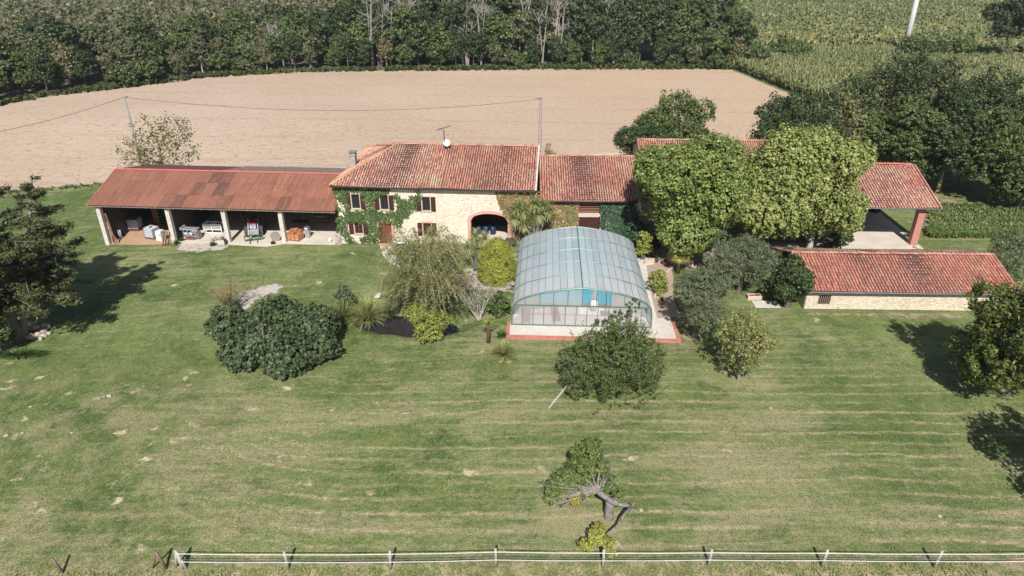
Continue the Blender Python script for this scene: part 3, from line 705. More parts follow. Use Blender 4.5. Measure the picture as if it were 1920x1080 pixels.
MB().box(-16.2, 1.55, 11.7, 12.2, -1.0, 5.42).build('back_wall', M['stone'], house)
tiles('roof', house, M['tile'], (-17.14, -.45, 5.5), (1, 0), (0, 1), .34, [(0, 0), (10.6, 0), (10.6, 6.75), (5.2, 6.75)], seed=2)
tiles('roof', house, M['tile_red'], (-6.54, -.45, 5.5), (1, 0), (0, 1), .34, [(0, 0), (8.68, 0), (8.68, 6.75), (0, 6.75)], seed=9)
tiles('hip_roof', house, M['tile'], (-17.14, 13.05, 5.5), (0, -1), (1, 0), .442, [(0, 0), (13.5, 0), (6.75, 5.2)], seed=4)
slab([(2.14, 13.05, 5.48), (-17.14, 13.05, 5.48), (-11.94, 6.3, 7.76), (2.14, 6.3, 7.76)], .12).build('rear_roof', M['tile_back'], house)
ridge_caps('ridge_tiles', house, M['ridge'], (-11.9, 6.3, 7.84), (2.1, 6.3, 7.84))
ridge_caps('hip_tiles', house, M['ridge_orange'], (-17.1, -.4, 5.57), (-11.94, 6.3, 7.86), .15)
ridge_caps('hip_tiles', house, M['ridge_orange'], (-17.1, 13.0, 5.57), (-11.94, 6.3, 7.86), .15)
mb = MB(); mb.prism([(-.5, 5.5), (6.3, 7.82), (6.3, 7.93), (-.5, 5.62)], 2.15, 2.3, 'x'); mb.build('verge', M['deck'], house)
MB().box(-5.6, -4.4, 5.2, 6.2, 7.42, 7.55, rx=.33).build('roof_patch', M['render'], house)
gutter(house, -17.1, 2.1, -.53, 5.45, 'darkmetal', (1.95, .1))
mb = MB().box(-16.7, 2.05, -.36, -.02, 5.3, 5.42); mb.build('soffit', M['polegrey'], house)
for i, w in enumerate(wins): window(house, *w, mat='greywin' if i < 3 else 'winwood', surround='render' if i < 3 else 'pinkbrick')
d = MB()
for k in range(6): d.box(door[0] + .05 + .19 * k, door[0] + .05 + .19 * (k + 1) - .008, .1, .15, -.42, 1.62)
dd = d.build('door', M['winwood'], house); MB().box(-12.9, -11.66, .151, .2, -.6, 1.68).build('door_frame', M['darkwood'], dd)
MB().lathe([(.02, -.02), (.035, 0), (.02, .03)], (-11.78, .07, .65), 8).build('handle', M['darkmetal'], dd)
f = MB(); f.box(-13.22, -12.902, -.03, .08, -.6, 1.72).box(-11.658, -11.3, -.03, .08, -.6, 1.72).prism([(-13.25, 1.722), (-11.28, 1.722), (-11.2, 1.98), (-13.3, 1.98)], -.033, .08, 'y')
f.box(-13.0, -11.55, -.34, -.032, -.62, -.38); f.build('door_surround', M['pinkbrick'], house)
f = MB(); n = 14; ua, ub, zs_, zt = -3.94, -.4, 2.25, 2.96; cx = (ua + ub) / 2
for k in range(n):
    q = [math.pi - math.pi * j / n for j in (k, k + 1)]
    p_ = [(cx + (ub - ua) / 2 * m_ * math.cos(t) * 1.0, zs_ + (zt - zs_ + (m_ - 1) * 1.9) * math.sin(t)) for m_, t in ((1, q[0]), (1, q[1]), (1.16, q[1]), (1.16, q[0]))]
    f.prism(p_[::-1], -.03, .06, 'y')
f.box(-4.25, -3.942, -.031, .06, -.7, 2.25).box(-.398, .0, -.031, .06, -.7, 2.25).box(.0, .3, -.2, .06, -.2, 2.2); f.build('arch_surround', M['pinkbrick'], house)
r = MB().box(-4.6, -4.5, .5, 4.6, -.8, 3.4).box(0.2, .3, .5, 4.6, -.8, 3.4).box(-4.5, .2, 4.5, 4.6, -.8, 3.4).box(-4.5, .2, .5, 4.5, 3.3, 3.4)
r.build('porch_wall', M['shadedblock'], house); MB().box(-4.5, .2, -.1, 4.5, -.5, .05).build('porch_floor', M['conc'], house)
ch = MB().box(-16.5, -15.9, 4.4, 5.0, 5.4, 7.2).box(-16.55, -15.85, 4.35, 5.05, 7.02, 7.08).build('chimney', simple('chimney_render', (176, 168, 158), (136, 128, 120), 4), house)
c = MB()
for sx in (-16.5, -15.98): c.box(sx, sx + .08, 4.4, 4.48, 7.2, 7.34).box(sx, sx + .08, 4.92, 5.0, 7.2, 7.34)
c.box(-16.56, -15.84, 4.34, 5.06, 7.34, 7.39); c.build('chimney_cap', M['polegrey'], ch)
def yagi(name, label, loc, rz, h=1.2, parent=None):
    t = thing(name, label, 'antenna', loc, rz)
    h *= 1.25; MB().cyl((0, 0, -.3), (0, 0, h), .045).build('mast', M['darkmetal'], t)
    a = MB().bar((-.7, 0, h), (.7, 0, h + .35), .045)
    for k in range(7): x = -.7 + 1.4 * k / 6; z = h + .35 * k / 6; a.bar((x, -.28 + .02 * k, z), (x, .28 - .02 * k, z), .03)
    a.build('aerial', M['darkmetal'], t); return t
w = V(833, 262, 67.0); yagi('roof_antenna', 'thin rooftop antenna on the farmhouse ridge beside the dish', (w.x, w.y, 7.8), .3, 1.35)
t = thing('satellite_dish', 'white satellite dish on the farmhouse ridge', 'dish', (w.x + .25, w.y - .15, 7.75), -.3)
MB().cyl((0, .15, -.1), (0, .15, .45), .03).build('bracket', M['galv'], t)
o = MB().lathe([(.02, 0), (.16, .02), (.28, .06), (.36, .12), (.355, .125), (.27, .075), (.15, .035), (.015, .015)], n=18).build('reflector', M['white'], t, True)
o.rotation_euler = (math.radians(72), 0, 0); o.location = (0, .1, .45)
MB().bar((0, 0, .2), (0, -.38, .36), .02).box(-.03, .03, -.43, -.36, .33, .4).build('feed_arm', M['darkmetal'], t)
for k, (x, y) in enumerate(((-3.45, 2.1), (-2.75, 2.2), (-2.05, 2.15), (-3.1, 2.9))):
    X, Y = L2W(x, y, HO, HY)
    t = MB().lathe([(.27, 0), (.29, .05), (.29, .3), (.3, .32), (.29, .34), (.29, .6), (.3, .62), (.29, .64), (.27, .88), (.22, .9)], n=16).build('barrel', M['blue'], None, True, (X, Y, .62 if k == 3 else -.02 if k else -.02))
    t.location.z = -.05
    tag(t, ('leftmost blue barrel standing inside the arched porch', 'middle blue barrel of the front three inside the arched porch', 'rightmost blue barrel inside the arched porch', 'blue barrel behind the other three in the arched porch')[k], 'barrel', 'blue barrels in the arched porch')

# ------------------------------------------------------------------ the middle barn
BO, BY = (0, 61.6), -1.0
barn = thing('barn', 'low tiled barn with plank louvres joining the farmhouse on its right', 'barn', (BO[0], BO[1], 0), math.radians(BY))
wall_holes(2.5, 12.2, -.3, 4.2, [(6.3, 8.4, -.3, 4.1)], 0, .4).build('front_wall', M['stone'], barn)
MB().box(2.5, 12.2, 11, 11.4, -.3, 4.2).box(11.8, 12.2, .4, 11, -.3, 4.2).build('back_wall', M['stone'], barn)
mb = MB().prism([(0, 4.2), (11.4, 4.2), (6.3, 6.35)], 11.81, 12.19, 'x').build('gable', M['stone'], barn)
tiles('roof', barn, M['tile_red'], (2.62, -.4, 4.25), (1, 0), (0, 1), .34, [(0, 0), (9.75, 0), (9.75, 6.95), (0, 6.95)], seed=6)
slab([(12.35, 12.5, 4.3), (2.62, 12.5, 4.3), (2.62, 6.55, 6.5), (12.35, 6.55, 6.5)], .12).build('rear_roof', M['tile_back'], barn)
ridge_caps('ridge_tiles', barn, M['ridge'], (2.7, 6.55, 6.6), (12.35, 6.55, 6.6), seed=8)
gutter(barn, 2.6, 12.3, -.47, 4.2, 'darkmetal')
for k in range(5): o = MB().box(6.32, 8.38, .1 , .16, 2.98 + k * .24, 3.12 + k * .24, rx=.25).build('louvre', M['plank'], barn)
MB().box(6.28, 8.42, -.06, .3, 2.52, 2.86).build('lintel', M['render'], barn)
d = MB()
for k in range(9): d.box(6.33 + .225 * k, 6.55 + .225 * k, .12, .18, -.1, 2.5)
d.build('barn_door', M['darkwood'], barn)
MB().box(6.3, 8.4, .36, .39, -.2, 4.1).build('dark_backing', M['glass'], barn)  # near-black sheet standing in for the unlit space behind louvres and door

# ------------------------------------------------------------------ right-hand farmhouse behind the plane trees
FO, FY = (13, 66.0), -2.0
fh = thing('rear_house', 'tall red tiled house mostly hidden behind the plane trees', 'house', (FO[0], FO[1], 0), math.radians(FY))
wall_holes(.1, 18.6, -.3, 5.4, [(3, 3.9, 3.2, 4.5), (8, 8.9, 3.2, 4.5), (13, 13.9, 3.2, 4.5), (5, 6.2, -.3, 2), (10, 10.9, .9, 2.1)], 0, .45).build('front_wall', M['render'], fh)
for w in ((3, 3.9, 3.2, 4.5), (8, 8.9, 3.2, 4.5), (13, 13.9, 3.2, 4.5), (10, 10.9, .9, 2.1)): window(fh, *w)
MB().box(5, 6.2, .12, .18, -.3, 2).build('door', M['darkwood'], fh)
MB().box(.1, .5, .45, 10.6, -.3, 5.4).box(18.2, 18.6, .45, 10.6, -.3, 5.4).box(.5, 18.2, 10.2, 10.6, -.3, 5.4).prism([(.02, 5.4), (10.6, 5.4), (5.3, 7.1)], .11, .5, 'x').prism([(.02, 5.4), (10.6, 5.4), (5.3, 7.1)], 18.2, 18.59, 'x').build('side_wall', M['render'], fh)
tiles('roof', fh, M['tile_red'], (-.15, -.4, 5.4), (1, 0), (0, 1), .34, [(0, 0), (19.0, 0), (19.0, 5.75), (0, 5.75)], seed=11)
slab([(18.85, 11.1, 5.4), (-.15, 11.1, 5.4), (-.15, 5.35, 7.3), (18.85, 5.35, 7.3)], .12).build('rear_roof', M['tile_back'], fh)
ridge_caps('ridge_tiles', fh, M['ridge'], (-.1, 5.35, 7.42), (18.8, 5.35, 7.42), seed=12)
w = V(1428, 262, 71); yagi('roof_antenna', 'rooftop antenna rising above the middle plane tree', (w.x, w.y, 7.3), -.35, 1.4)

# ------------------------------------------------------------------ open carport
CO, CY = (30, 60.8), -2.5
cp = thing('carport', 'open tiled shelter on a red brick pillar over a concrete floor', 'carport', (CO[0], CO[1], 0), math.radians(CY))
tiles('roof', cp, M['tile_pale'], (-.2, -.5, 3.98), (1, 0), (0, 1), .34, [(0, 0), (9.75, 0), (9.75, 6.45), (0, 6.45)], seed=14, cw=.26)
slab([(9.55, 13.4, 4.0), (-.2, 13.4, 4.0), (-.2, 5.95, 6.05), (9.55, 5.95, 6.05)], .14).build('rear_roof', M['tile_back'], cp)
ridge_caps('ridge_tiles', cp, M['redmetal'], (-.2, 5.95, 6.24), (9.55, 5.95, 6.24), .15, .45, 15)
MB().prism([(-.5, 3.84), (5.95, 6.04), (5.95, 6.2), (-.5, 4.02)], 9.56, 9.72, 'x').build('verge', M['ridge'], cp)
gutter(cp, -.2, 9.6, -.58, 3.93, 'zinc')
MB().box(8.0, 8.62, 0, .62, 0, 3.85).build('pillar', M['brick'], cp)
MB().box(-.2, 9.5, .12, .42, 3.72, 3.9).box(8.15, 8.4, .4, 12.6, 3.6, 3.8).build('beam', M['plank'], cp)
MB().box(8.3, 8.75, 8.6, 9.9, -.1, 3.7).box(-.2, 8.3, 9.6, 9.9, -.1, 4.8).build('back_wall', M['shadedblock'], cp)
MB().box(-.2, .1, 1, 9.6, -.1, 3.8).build('side_wall', M['brick'], cp)
def loc_sheet(name, pts, o, yaw, mat, dz=.03, step=1.0, edge=None):
    return sheet(name, [L2W(*p, o, yaw) for p in pts], mat, dz, step, edge)
loc_sheet('carport_floor', [(-1.5, -1.3), (8.9, -1.0), (8.95, 9.5), (-1.5, 9.5)], CO, CY, M['conc'], .04)
w = L2W(8.45, -.45, CO, CY); rng = np.random.default_rng(5)
def rock(mb, c, s, rng, squash=.6):
    q = rng.normal(size=(9, 3)); q /= np.linalg.norm(q, axis=1, keepdims=True)
    import bmesh as _b
    bm = _b.new(); _b.ops.create_icosphere(bm, subdivisions=2, radius=1)
    for v in bm.verts:
        d = np.array(v.co); k = 1 - .28 * max(0, max((q @ d) - .55) * 2.2); v.co = Vector(d * k)
    b = len(mb.v); sc3 = (s * rng.uniform(.8, 1.2), s * rng.uniform(.7, 1.1), s * squash * rng.uniform(.8, 1.2)); R = Matrix.Rotation(rng.uniform(0, 6), 3, 'Z')
    mb.add([Vector(c) + R @ Vector((v.co.x * sc3[0], v.co.y * sc3[1], v.co.z * sc3[2])) for v in bm.verts], [tuple(v.index for v in f.verts) for f in bm.faces]); bm.free()
r_ = MB(); rock(r_, (0, 0, 0), .42, rng, .5); tag(r_.build('boulder', M['rock'], None, True, (w[0], w[1], .12)), 'pale rounded stone at the foot of the brick pillar', 'stone')

# ------------------------------------------------------------------ low outbuilding bottom right
LO, LY = (22, 47.9), -1.5
lw = thing('outbuilding', 'low stone outbuilding with red tile roof and one barred window', 'outbuilding', (LO[0], LO[1], 0), math.radians(LY))
wall_holes(1.0, 17.0, -.2, 1.72, [(2.06, 3.0, .36, 1.22)], 0, .35).build('front_wall', M['stone2'], lw)
MB().box(1.0, 1.35, .35, 7.6, -.2, 1.72).box(16.65, 17, .35, 7.6, -.2, 1.72).box(1.35, 16.65, 7.25, 7.6, -.2, 1.72).prism([(.02, 1.72), (7.6, 1.72), (3.8, 2.9)], 1.02, 1.34, 'x').prism([(.02, 1.72), (7.6, 1.72), (3.8, 2.9)], 16.66, 16.98, 'x').build('side_wall', M['stone2'], lw)
tiles('roof', lw, M['tile_low'], (.75, -.4, 1.75), (1, 0), (0, 1), .33, [(0, 0), (16.6, 0), (16.6, 4.2), (0, 4.2)], seed=17, cw=.25)
tiles('rear_roof', lw, M['tile_back'], (17.35, 8.0, 1.75), (-1, 0), (0, -1), .33, [(0, 0), (16.6, 0), (16.6, 4.2), (0, 4.2)], seed=18)
ridge_caps('ridge_tiles', lw, M['ridge'], (.8, 3.8, 3.2), (17.3, 3.8, 3.2), seed=19)
gutter(lw, .7, 17.4, -.48, 1.7, 'zinc', (1.05, 0))
wn = MB().box(2.06, 3.0, .16, .2, .36, 1.22).build('window', M['darkwood'], lw)
mb = MB()
for k in range(6): mb.box(2.12 + .15 * k, 2.16 + .15 * k, .05, .09, .37, 1.21)
mb.build('window_bars', M['greyplank'], wn)
MB().box(1.7, 2.05, -.03, .05, .3, 1.3).build('jamb', M['render'], wn); MB().box(3.01, 3.3, -.03, .05, .3, 1.3).build('jamb', M['render'], wn)

# ------------------------------------------------------------------ long open shed
shed = thing('open_shed', 'long open farm shed of block pillars under a rusty red sheet roof', 'shed', (HO[0], HO[1], 0), math.radians(HY))
E_, R_ = 2.95, 4.9; sv = 5.6; tn = (R_ - E_) / sv
rng = np.random.default_rng(21); V_ = []; F = []; tint = []
dark = {(9, 2), (10, 2), (8, 1), (10, 1), (7, 0), (11, 0), (16, 0)}
ncol = 21; u0, u1 = -41.5, -16.9; pw = (u1 - u0) / ncol
for c_ in range(ncol):
    for r_i in range(3):
        b = len(V_); ns = 30; cs = math.sqrt(1 + tn * tn); va = sv * r_i / 3 - .06; vb = sv * (r_i + 1) / 3
        tv = rng.uniform(.0, .5)
        if (c_, r_i) in dark: tv = rng.uniform(.72, .88)
        sl_ = 1 - r_i * .0
        for k in range(ns + 1):
            u = u0 + pw * (c_ + k / ns * 1.01); w_ = .022 * math.cos(2 * math.pi * k / ns * 6)
            for v, lf in ((va, .022), (vb, .0)):
                V_.append((u, -.4 + v, E_ + tn * v + w_ + lf + rng.normal() * .002)); tint.append(min(1, tv + (.45 if k == 0 else 0)))
        F += [(b + 2 * k, b + 2 * k + 2, b + 2 * k + 3, b + 2 * k + 1) for k in range(ns)]
o = npmesh('roof', np.array(V_), np.array(F), M['corr'], shed, True)
at = o.data.attributes.new('tint', 'FLOAT', 'POINT'); at.data.foreach_set('value', np.array(tint, np.float32))
slab([(u0, -.38, E_ - .05), (u1, -.38, E_ - .05), (u1, 5.2, R_ - .05), (u0, 5.2, R_ - .05)], .05).build('roof_deck', M['shadedblock'], o)
mb = MB()
for k in range(27): mb.box(u0 + .4 + k * .92, u0 + .48 + k * .92, -.5, 5.0, E_ - .2, E_ - .11, rx=0)
mb2 = MB()
for k in range(27): u = u0 + .4 + k * .92; mb2.bar((u, -.47, E_ - .16), (u, 5.1, R_ - .16), .08, .1)
mb2.build('rafter', M['greyplank'], shed)
rs = M['tile_back']
slab([(-30.5, 10.4, 3.78), (u0, 10.4, 3.78), (u0, 5.2, R_ - .02), (-30.5, 5.2, R_ - .02)], .06).build('rear_roof', simple('dull_red_sheet', (118, 68, 62), (98, 60, 56), 1), shed)
slab([(u1, 11.2, 3.62), (-30.5, 11.2, 3.62), (-30.5, 5.2, R_ - .01), (u1, 5.2, R_ - .01)], .06).build('rear_roof', simple('lichened_sheet', (156, 134, 122), (106, 86, 78), 3, .95), shed)
MB().prism([(4.98, R_ - .02), (5.2, R_ + .07), (5.42, R_ - .02), (5.2, R_ + .03)], u0 - .05, u1, 'x').build('ridge_cap', M['redmetal'], shed)
MB().prism([(-.45, E_ - .06), (5.2, R_ - .06), (5.2, R_ + .06), (-.45, E_ + .06)], u0 - .1, u0 - .002, 'x').build('verge', M['redmetal'], shed)
MB().box(u0, u1, -.34, -.2, E_ - .2, E_ - .06).build('eave_beam', M['greyplank'], shed)
pil = [(-40.95, -1.6), (-33.9, -1.3), (-28.25, -1.0), (-22.55, -.8)]
for u, zb in pil: MB().box(u - .2, u + .2, 0, .42, zb, E_ - .25).build('pillar', M['block'], shed)
for u, zb, ln in ((-40.95, -1.6, 9.8), (-33.9, -1.4, 9.8)): MB().box(u - .1, u + .1, .42, ln, zb, 3.0).prism([(.42, 3.0), (9.8, 3.0), (9.8, 3.4), (5.2, 4.6), (.42, 3.02)], u - .09, u + .09, 'x').build('partition', M['shadedblock'], shed)
MB().box(-41.05, -16.72, 9.8, 10.0, -1.7, 3.5).build('back_wall', M['shadedblock'], shed)
loc_sheet('shed_floor', [(-33.8, -.3), (-30, -.75), (-28, -.45), (-24, -1.0), (-22.4, -.3), (-19, -.45), (-16.75, -.5), (-16.75, 9.7), (-33.8, 9.7)], HO, HY, M['conc'], .03)
loc_sheet('earth_floor', [(-40.8, .1), (-37, -.2), (-34.1, .1), (-34.1, 9.7), (-40.8, 9.7)], HO, HY, M['earth'], .03)

# ------------------------------------------------------------------ pool deck, pool and its glazed shelter
PO, PY_ = (-0.2, 43.5), -2.8
def pl(u, v): return L2W(u, v, PO, PY_)
dz = .14
deck = thing('deck_frame', None, None); bpy.data.objects.remove(deck)
mb = MB(); PU0, PU1, PV0, PV1 = 2.0, 8.2, 5.2, 12.4
for a, b, c, d in ((0, 12.2, 0, PV0), (0, PU0, PV0, PV1), (PU1, 12.2, PV0, PV1), (0, 12.2, PV1, 14.6)): mb.box(a, b, c, d, -.4, dz)
o = mb.build('pool_deck', M['deck']); o.location = (PO[0], PO[1], 0); o.rotation_euler = (0, 0, math.radians(PY_)); tag(o, kind='structure')
RZ = math.radians(PY_)
cw_ = thing('coping_wall', 'low red brick edging round the front corners of the pool terrace', 'edging', (PO[0], PO[1], 0), RZ)
MB().box(-.25, 12.45, -.28, -.002, -.4, .2).build('front_edge', M['orangewall'], cw_)
MB().box(-.25, -.002, 0, 1.9, -.4, .21).build('left_edge', M['orangewall'], cw_)
MB().box(12.202, 12.45, 0, 2.6, -.4, .21).build('right_edge', M['orangewall'], cw_)
pool = thing('swimming_pool', 'turquoise rectangular swimming pool under the glazed shelter', 'pool', (PO[0], PO[1], 0), RZ)
bm_ = NT('pool_liner').out(lin(120, 214, 232), .5)
MB().box(PU0 - .02, PU1 + .02, PV0 - .02, PV1 + .02, -1.5, -1.4).box(PU0 - .02, PU0 + .02, PV0, PV1, -1.4, .1).box(PU1 - .02, PU1 + .02, PV0, PV1, -1.4, .1).box(PU0, PU1, PV0 - .02, PV0 + .02, -1.4, .1).box(PU0, PU1, PV1 - .02, PV1 + .02, -1.4, .1).build('basin', bm_, pool)
cpm = MB()
for a, b, c, d in ((PU0 - .3, PU1 + .3, PV0 - .3, PV0), (PU0 - .3, PU1 + .3, PV1, PV1 + .3), (PU0 - .3, PU0, PV0, PV1), (PU1, PU1 + .3, PV0, PV1)): cpm.box(a, b, c, d, dz + .003, dz + .04)
cpm.build('pool_rim', M['render'], pool)
MB().add([(PU0, PV0, -.05), (PU1, PV0, -.05), (PU1, PV1, -.05), (PU0, PV1, -.05)], [(0, 1, 2, 3)]).build('water', M['water'], pool)
EN = thing('pool_shelter', 'arched green framed glazed shelter standing over the swimming pool', 'pool shelter', pl(.1, 1.55) + (dz,), RZ)
hp = [(0, 0), (.02, 1.0), (.08, 1.55), (.3, 1.92), (.75, 2.22), (1.4, 2.48), (2.4, 2.78), (3.7, 3.03), (5.2, 3.2)]
def arc_pts(n):
    """n+1 points evenly along the half profile"""
    s = [0]
    for a, b in zip(hp, hp[1:]): s.append(s[-1] + math.dist(a, b))
    out = []
    for k in range(n + 1):
        t = s[-1] * k / n; i = min(max(j for j in range(len(s)) if s[j] <= t + 1e-9), len(hp) - 2); w_ = (t - s[i]) / (s[i + 1] - s[i])
        out.append((hp[i][0] + (hp[i + 1][0] - hp[i][0]) * w_, hp[i][1] + (hp[i + 1][1] - hp[i][1]) * w_))
    return out
EW, NB, BL = 10.4, 5, 2.42
half = arc_pts(13); prof = half + [(EW - u, z) for u, z in half[-2::-1]]
rngp = np.random.default_rng(4)
for b_ in range(NB):
    y0, y1 = b_ * BL + .04, (b_ + 1) * BL - .04; g = MB(); bars = MB()
    for (a, za), (c, zc) in zip(prof, prof[1:]):
        j = rngp.normal(0, .012, 4); sub = 2
        g.add([(a, y0, za + j[0]), (c, y0, zc + j[1]), (c, y1, zc + j[2]), (a, y1, za + j[3])], [(0, 1, 2, 3)])
    for (a, za) in prof[1:-1]: bars.bar((a, y0, za + .015), (a, y1, za + .015), .028, .03)
    sec = g.build('roof_section', M['panel'], EN); bars.build('glazing_bars', M['zinc'], sec)
for b_ in range(NB + 1):
    y = b_ * BL; r = .05 if b_ else .07
    mb = MB(); mb.tube([(u + (0.0), y, z + .02) for u, z in prof], r, 6); mb.build('arch_rib', M['frame'], EN)
MB().bar((EW / 2, 0, 3.235), (EW / 2, NB * BL, 3.235), .09, .07).build('ridge_beam', M['frame'], EN)
for x in (0, EW): MB().box(x - .05, x + .05, 0, NB * BL, 0, .1).build('base_rail', M['frame'], EN)
def profz(u):
    for (a, za), (c, zc) in zip(prof, prof[1:]):
        if a <= u <= c and c > a: return za + (zc - za) * (u - a) / (c - a)
    return 0
def endwall(y, name):
    zt = 1.72; ew = thing(name, None, None); ew.parent = EN
    fr = MB().bar((.1, y, zt), (EW - .1, y, zt), .07, .1).bar((0, y, .05), (EW, y, .05), .07, .1)
    n1 = 13; us = [EW * k / n1 for k in range(n1 + 1)]
    for u in us[1:-1]: fr.bar((u, y, .05), (u, y, zt), .05, .05)
    us2 = [.2 + (EW - .4) * k / 9 for k in range(10)]; us2 = [.7 + (EW - 1.4) * k / 8 for k in range(9)]
    us2 = [1.0, 2.1, 3.1, 4.15, 5.2, 6.25, 7.3, 8.3, 9.4]
    for u in us2: fr.bar((u, y, zt), (u, y, profz(u)), .05, .05)
    fr.build('end_frame', M['frame'], ew)
    lo = MB()
    for a, b in zip(us, us[1:]): lo.add([(a + .02, y, .08), (b - .02, y, .08), (b - .02, y, min(zt, profz(b - .02))), (a + .02, y, min(zt, profz(a + .02)))], [(0, 1, 2, 3)])
    lo.build('lower_panes', M['endpanel'], ew)
    up = MB(); e = [.12] + us2 + [EW - .12]; clear = []
    for i, (a, b) in enumerate(zip(e, e[1:])):
        n = 4; pts = [(a + .02, y, zt), (b - .02, y, zt)] + [(b - .02 - (b - a - .04) * k / n, y, max(zt, profz(b - .02 - (b - a - .04) * k / n))) for k in range(n + 1)]
        if i in (5, 6) and y < 1: clear.append(pts)
        else: MB().add(pts, [tuple(range(len(pts)))]).build('upper_pane', M['endpanel'], ew)
    if clear:
        for pts in clear: MB().add(pts, [tuple(range(len(pts)))]).build('clear_pane', M['clearpanel'], ew)
endwall(0, 'end_wall'); endwall(NB * BL, 'end_wall')
par = thing('closed_parasol', 'closed white cantilever parasol standing inside the pool shelter', 'parasol', pl(6.35, 3.5) + (dz,), 0)
MB().tube([(.9, .1, 0), (.95, .1, 1.2), (.85, .1, 2.1), (.5, .05, 2.45), (0, 0, 2.4)], .03, 8).build('pole', M['darkmetal'], par)
MB().lathe([(.05, 2.35), (.1, 2.3), (.17, 1.9), (.26, 1.2), (.3, .75), (.26, .65), (.05, .62)], n=12).build('canopy', M['canvas'], par, True)
MB().box(.55, 1.3, -.25, .45, 0, .06).build('base', M['darkmetal'], par)
for k, (u, v, lab) in enumerate(((1.2, 2.6, 'wooden sun lounger at the left corner inside the pool shelter'), (3.4, 2.9, 'wooden sun lounger left of the parasol inside the pool shelter'))):
    t = thing('sun_lounger', lab, 'sun lounger', pl(u, v) + (dz,), RZ + .1 * k, 'loungers in the pool shelter')
    s = MB()
    for j in range(9): s.box(-.3, .3, -.9 + j * .14, -.8 + j * .14, .3, .33)
    s.build('seat', M['plank'], t); s = MB()
    for j in range(5): s.box(-.3, .3, .38 + j * .12, .48 + j * .12, .34 + j * .07, .37 + j * .07)
    s.build('backrest', M['plank'], t)
    for x in (-.27, .27):
        for y in (-.8, .3): MB().box(x - .025, x + .025, y - .025, y + .025, 0, .3).build('leg', M['plank'], t)

# paths and bare ground
sheet('garden_path', gp((712, 461), (736, 461), (738, 470), (748, 484), (765, 497), (800, 505), (850, 506), (905, 503), (905, 512), (850, 517), (790, 516), (755, 505), (732, 494), (718, 480)), M['conc'], .03, .8)
sheet('pond_terrace', gp((840, 508), (900, 504), (965, 520), (968, 555), (900, 548), (850, 545)), M['terrace'], .035, .8, .7)
sheet('pool_path', gp((1212, 500), (1255, 496), (1262, 520), (1262, 560), (1275, 598), (1232, 600), (1222, 560)), M['tanpave'], .16, .8)
sheet('shaded_yard', gp((1215, 450), (1500, 450), (1580, 468), (1570, 474), (1460, 480), (1400, 510), (1290, 510), (1215, 500)), M['terrace'], .025, 1.2, .8)
sheet('gravel_patch', gp((430, 560), (470, 535), (520, 525), (545, 535), (535, 552), (500, 560), (470, 590), (440, 590)), M['gravel'], .03, .5, 1.0)
sheet('gravel_verge', gp((320, 461), (345, 456), (400, 455), (440, 460), (420, 472), (370, 476), (330, 474)), M['gravel'], .035, .4, .6)
sheet('bare_soil', gp((1240, 640), (1270, 600), (1330, 560), (1390, 560), (1340, 620), (1290, 680), (1240, 670)), M['dust'], .02, .6, 1.2)
sheet('dusty_strip', gp((1495, 580), (1830, 584), (1830, 604), (1600, 600), (1500, 596)), M['dust'], .022, .6, .6)
sheet('yard_edge', gp((1660, 345), (1730, 352), (1860, 385), (1840, 392), (1730, 385), (1685, 378)), M['dust'], .03, 1, 1.5)
sheet('shed_apron', gp((625, 458), (715, 459), (715, 466), (626, 466)), M['dust'], .02, .5, .4)
sheet('rough_bank', gp((0, 362), (195, 346), (190, 380), (170, 420), (60, 440), (-60, 420), (-60, 366)), M['rough'], .025, 1.5, 7)
cx_, cy_ = -7.6, 46.2
pp = [(cx_ + 4.8 * math.cos(t), cy_ + 2.3 * math.sin(t) - .8 * math.cos(t)) for t in np.linspace(0, 2 * math.pi, 30)[:-1]]
pv = MB().add([(x, y, -.84) for x, y in pp], [tuple(range(len(pp)))]).build('pond', M['pond']); tag(pv, kind='structure')
rng = np.random.default_rng(77)
pw_ = thing('pond_wall', 'low pale dry stone wall along the back of the pond', 'wall', (0, 0, 0)); mb = MB()
for k in range(46):
    t = k / 45; p = G(705 + 160 * t, 560 - 22 * math.sin(t * 2.6), 0); rock(mb, (p.x + rng.normal() * .12, p.y + rng.normal() * .12, p.z + .1 + rng.uniform(0, .25)), rng.uniform(.18, .3), rng)
mb.build('stones', M['rock'], pw_)
sw = thing('garden_wall', 'low curved rubble wall edging the terrace behind the golden conifer', 'wall', (0, 0, 0)); mb = MB()
for k in range(52):
    t = k / 51; p = G(845 + 125 * t, 512 + 26 * math.sin(t * 1.6) ** 2, 0); rock(mb, (p.x + rng.normal() * .1, p.y + rng.normal() * .1, p.z + .08 + rng.uniform(0, .3)), rng.uniform(.16, .28), rng)
mb.build('stones', M['rock2'], sw)
for k, (px, py) in enumerate(((962, 478), (968, 487), (974, 494), (955, 471))):
    p = G(px, py); mb = MB(); rock(mb, (0, 0, 0), .34, rng, .16); tag(mb.build('stepping_stone', M['render'], None, True, p + Vector((0, 0, .04))), ('second highest white stepping stone beside the pool shelter', 'third white stepping stone from the top beside the pool shelter', 'lowest white stepping stone beside the pool shelter', 'topmost white stepping stone near the porch')[k], 'stepping stone', 'white stepping stones')
for k, (px, py, s) in enumerate([(48, 628, .4), (60, 634, .36), (72, 630, .34), (84, 632, .3), (56, 622, .3), (70, 621, .36), (82, 624, .34), (64, 614, .3), (92, 628, .26), (50, 636, .3), (77, 637, .26), (88, 616, .45)]):
    p = G(px, py); mb = MB(); rock(mb, (0, 0, 0), s, rng, .75)
    tag(mb.build('boulder', M['rock2'] if k == 11 else M['rock'], None, True, p + Vector((0, 0, s * .45 + (.15 if k in (5, 7) else 0)))), 'large grey boulder at the back of the stone heap' if k == 11 else 'pale stone in the heap at the foot of the big conifer', 'stone', None if k == 11 else 'stones heaped by the conifer')
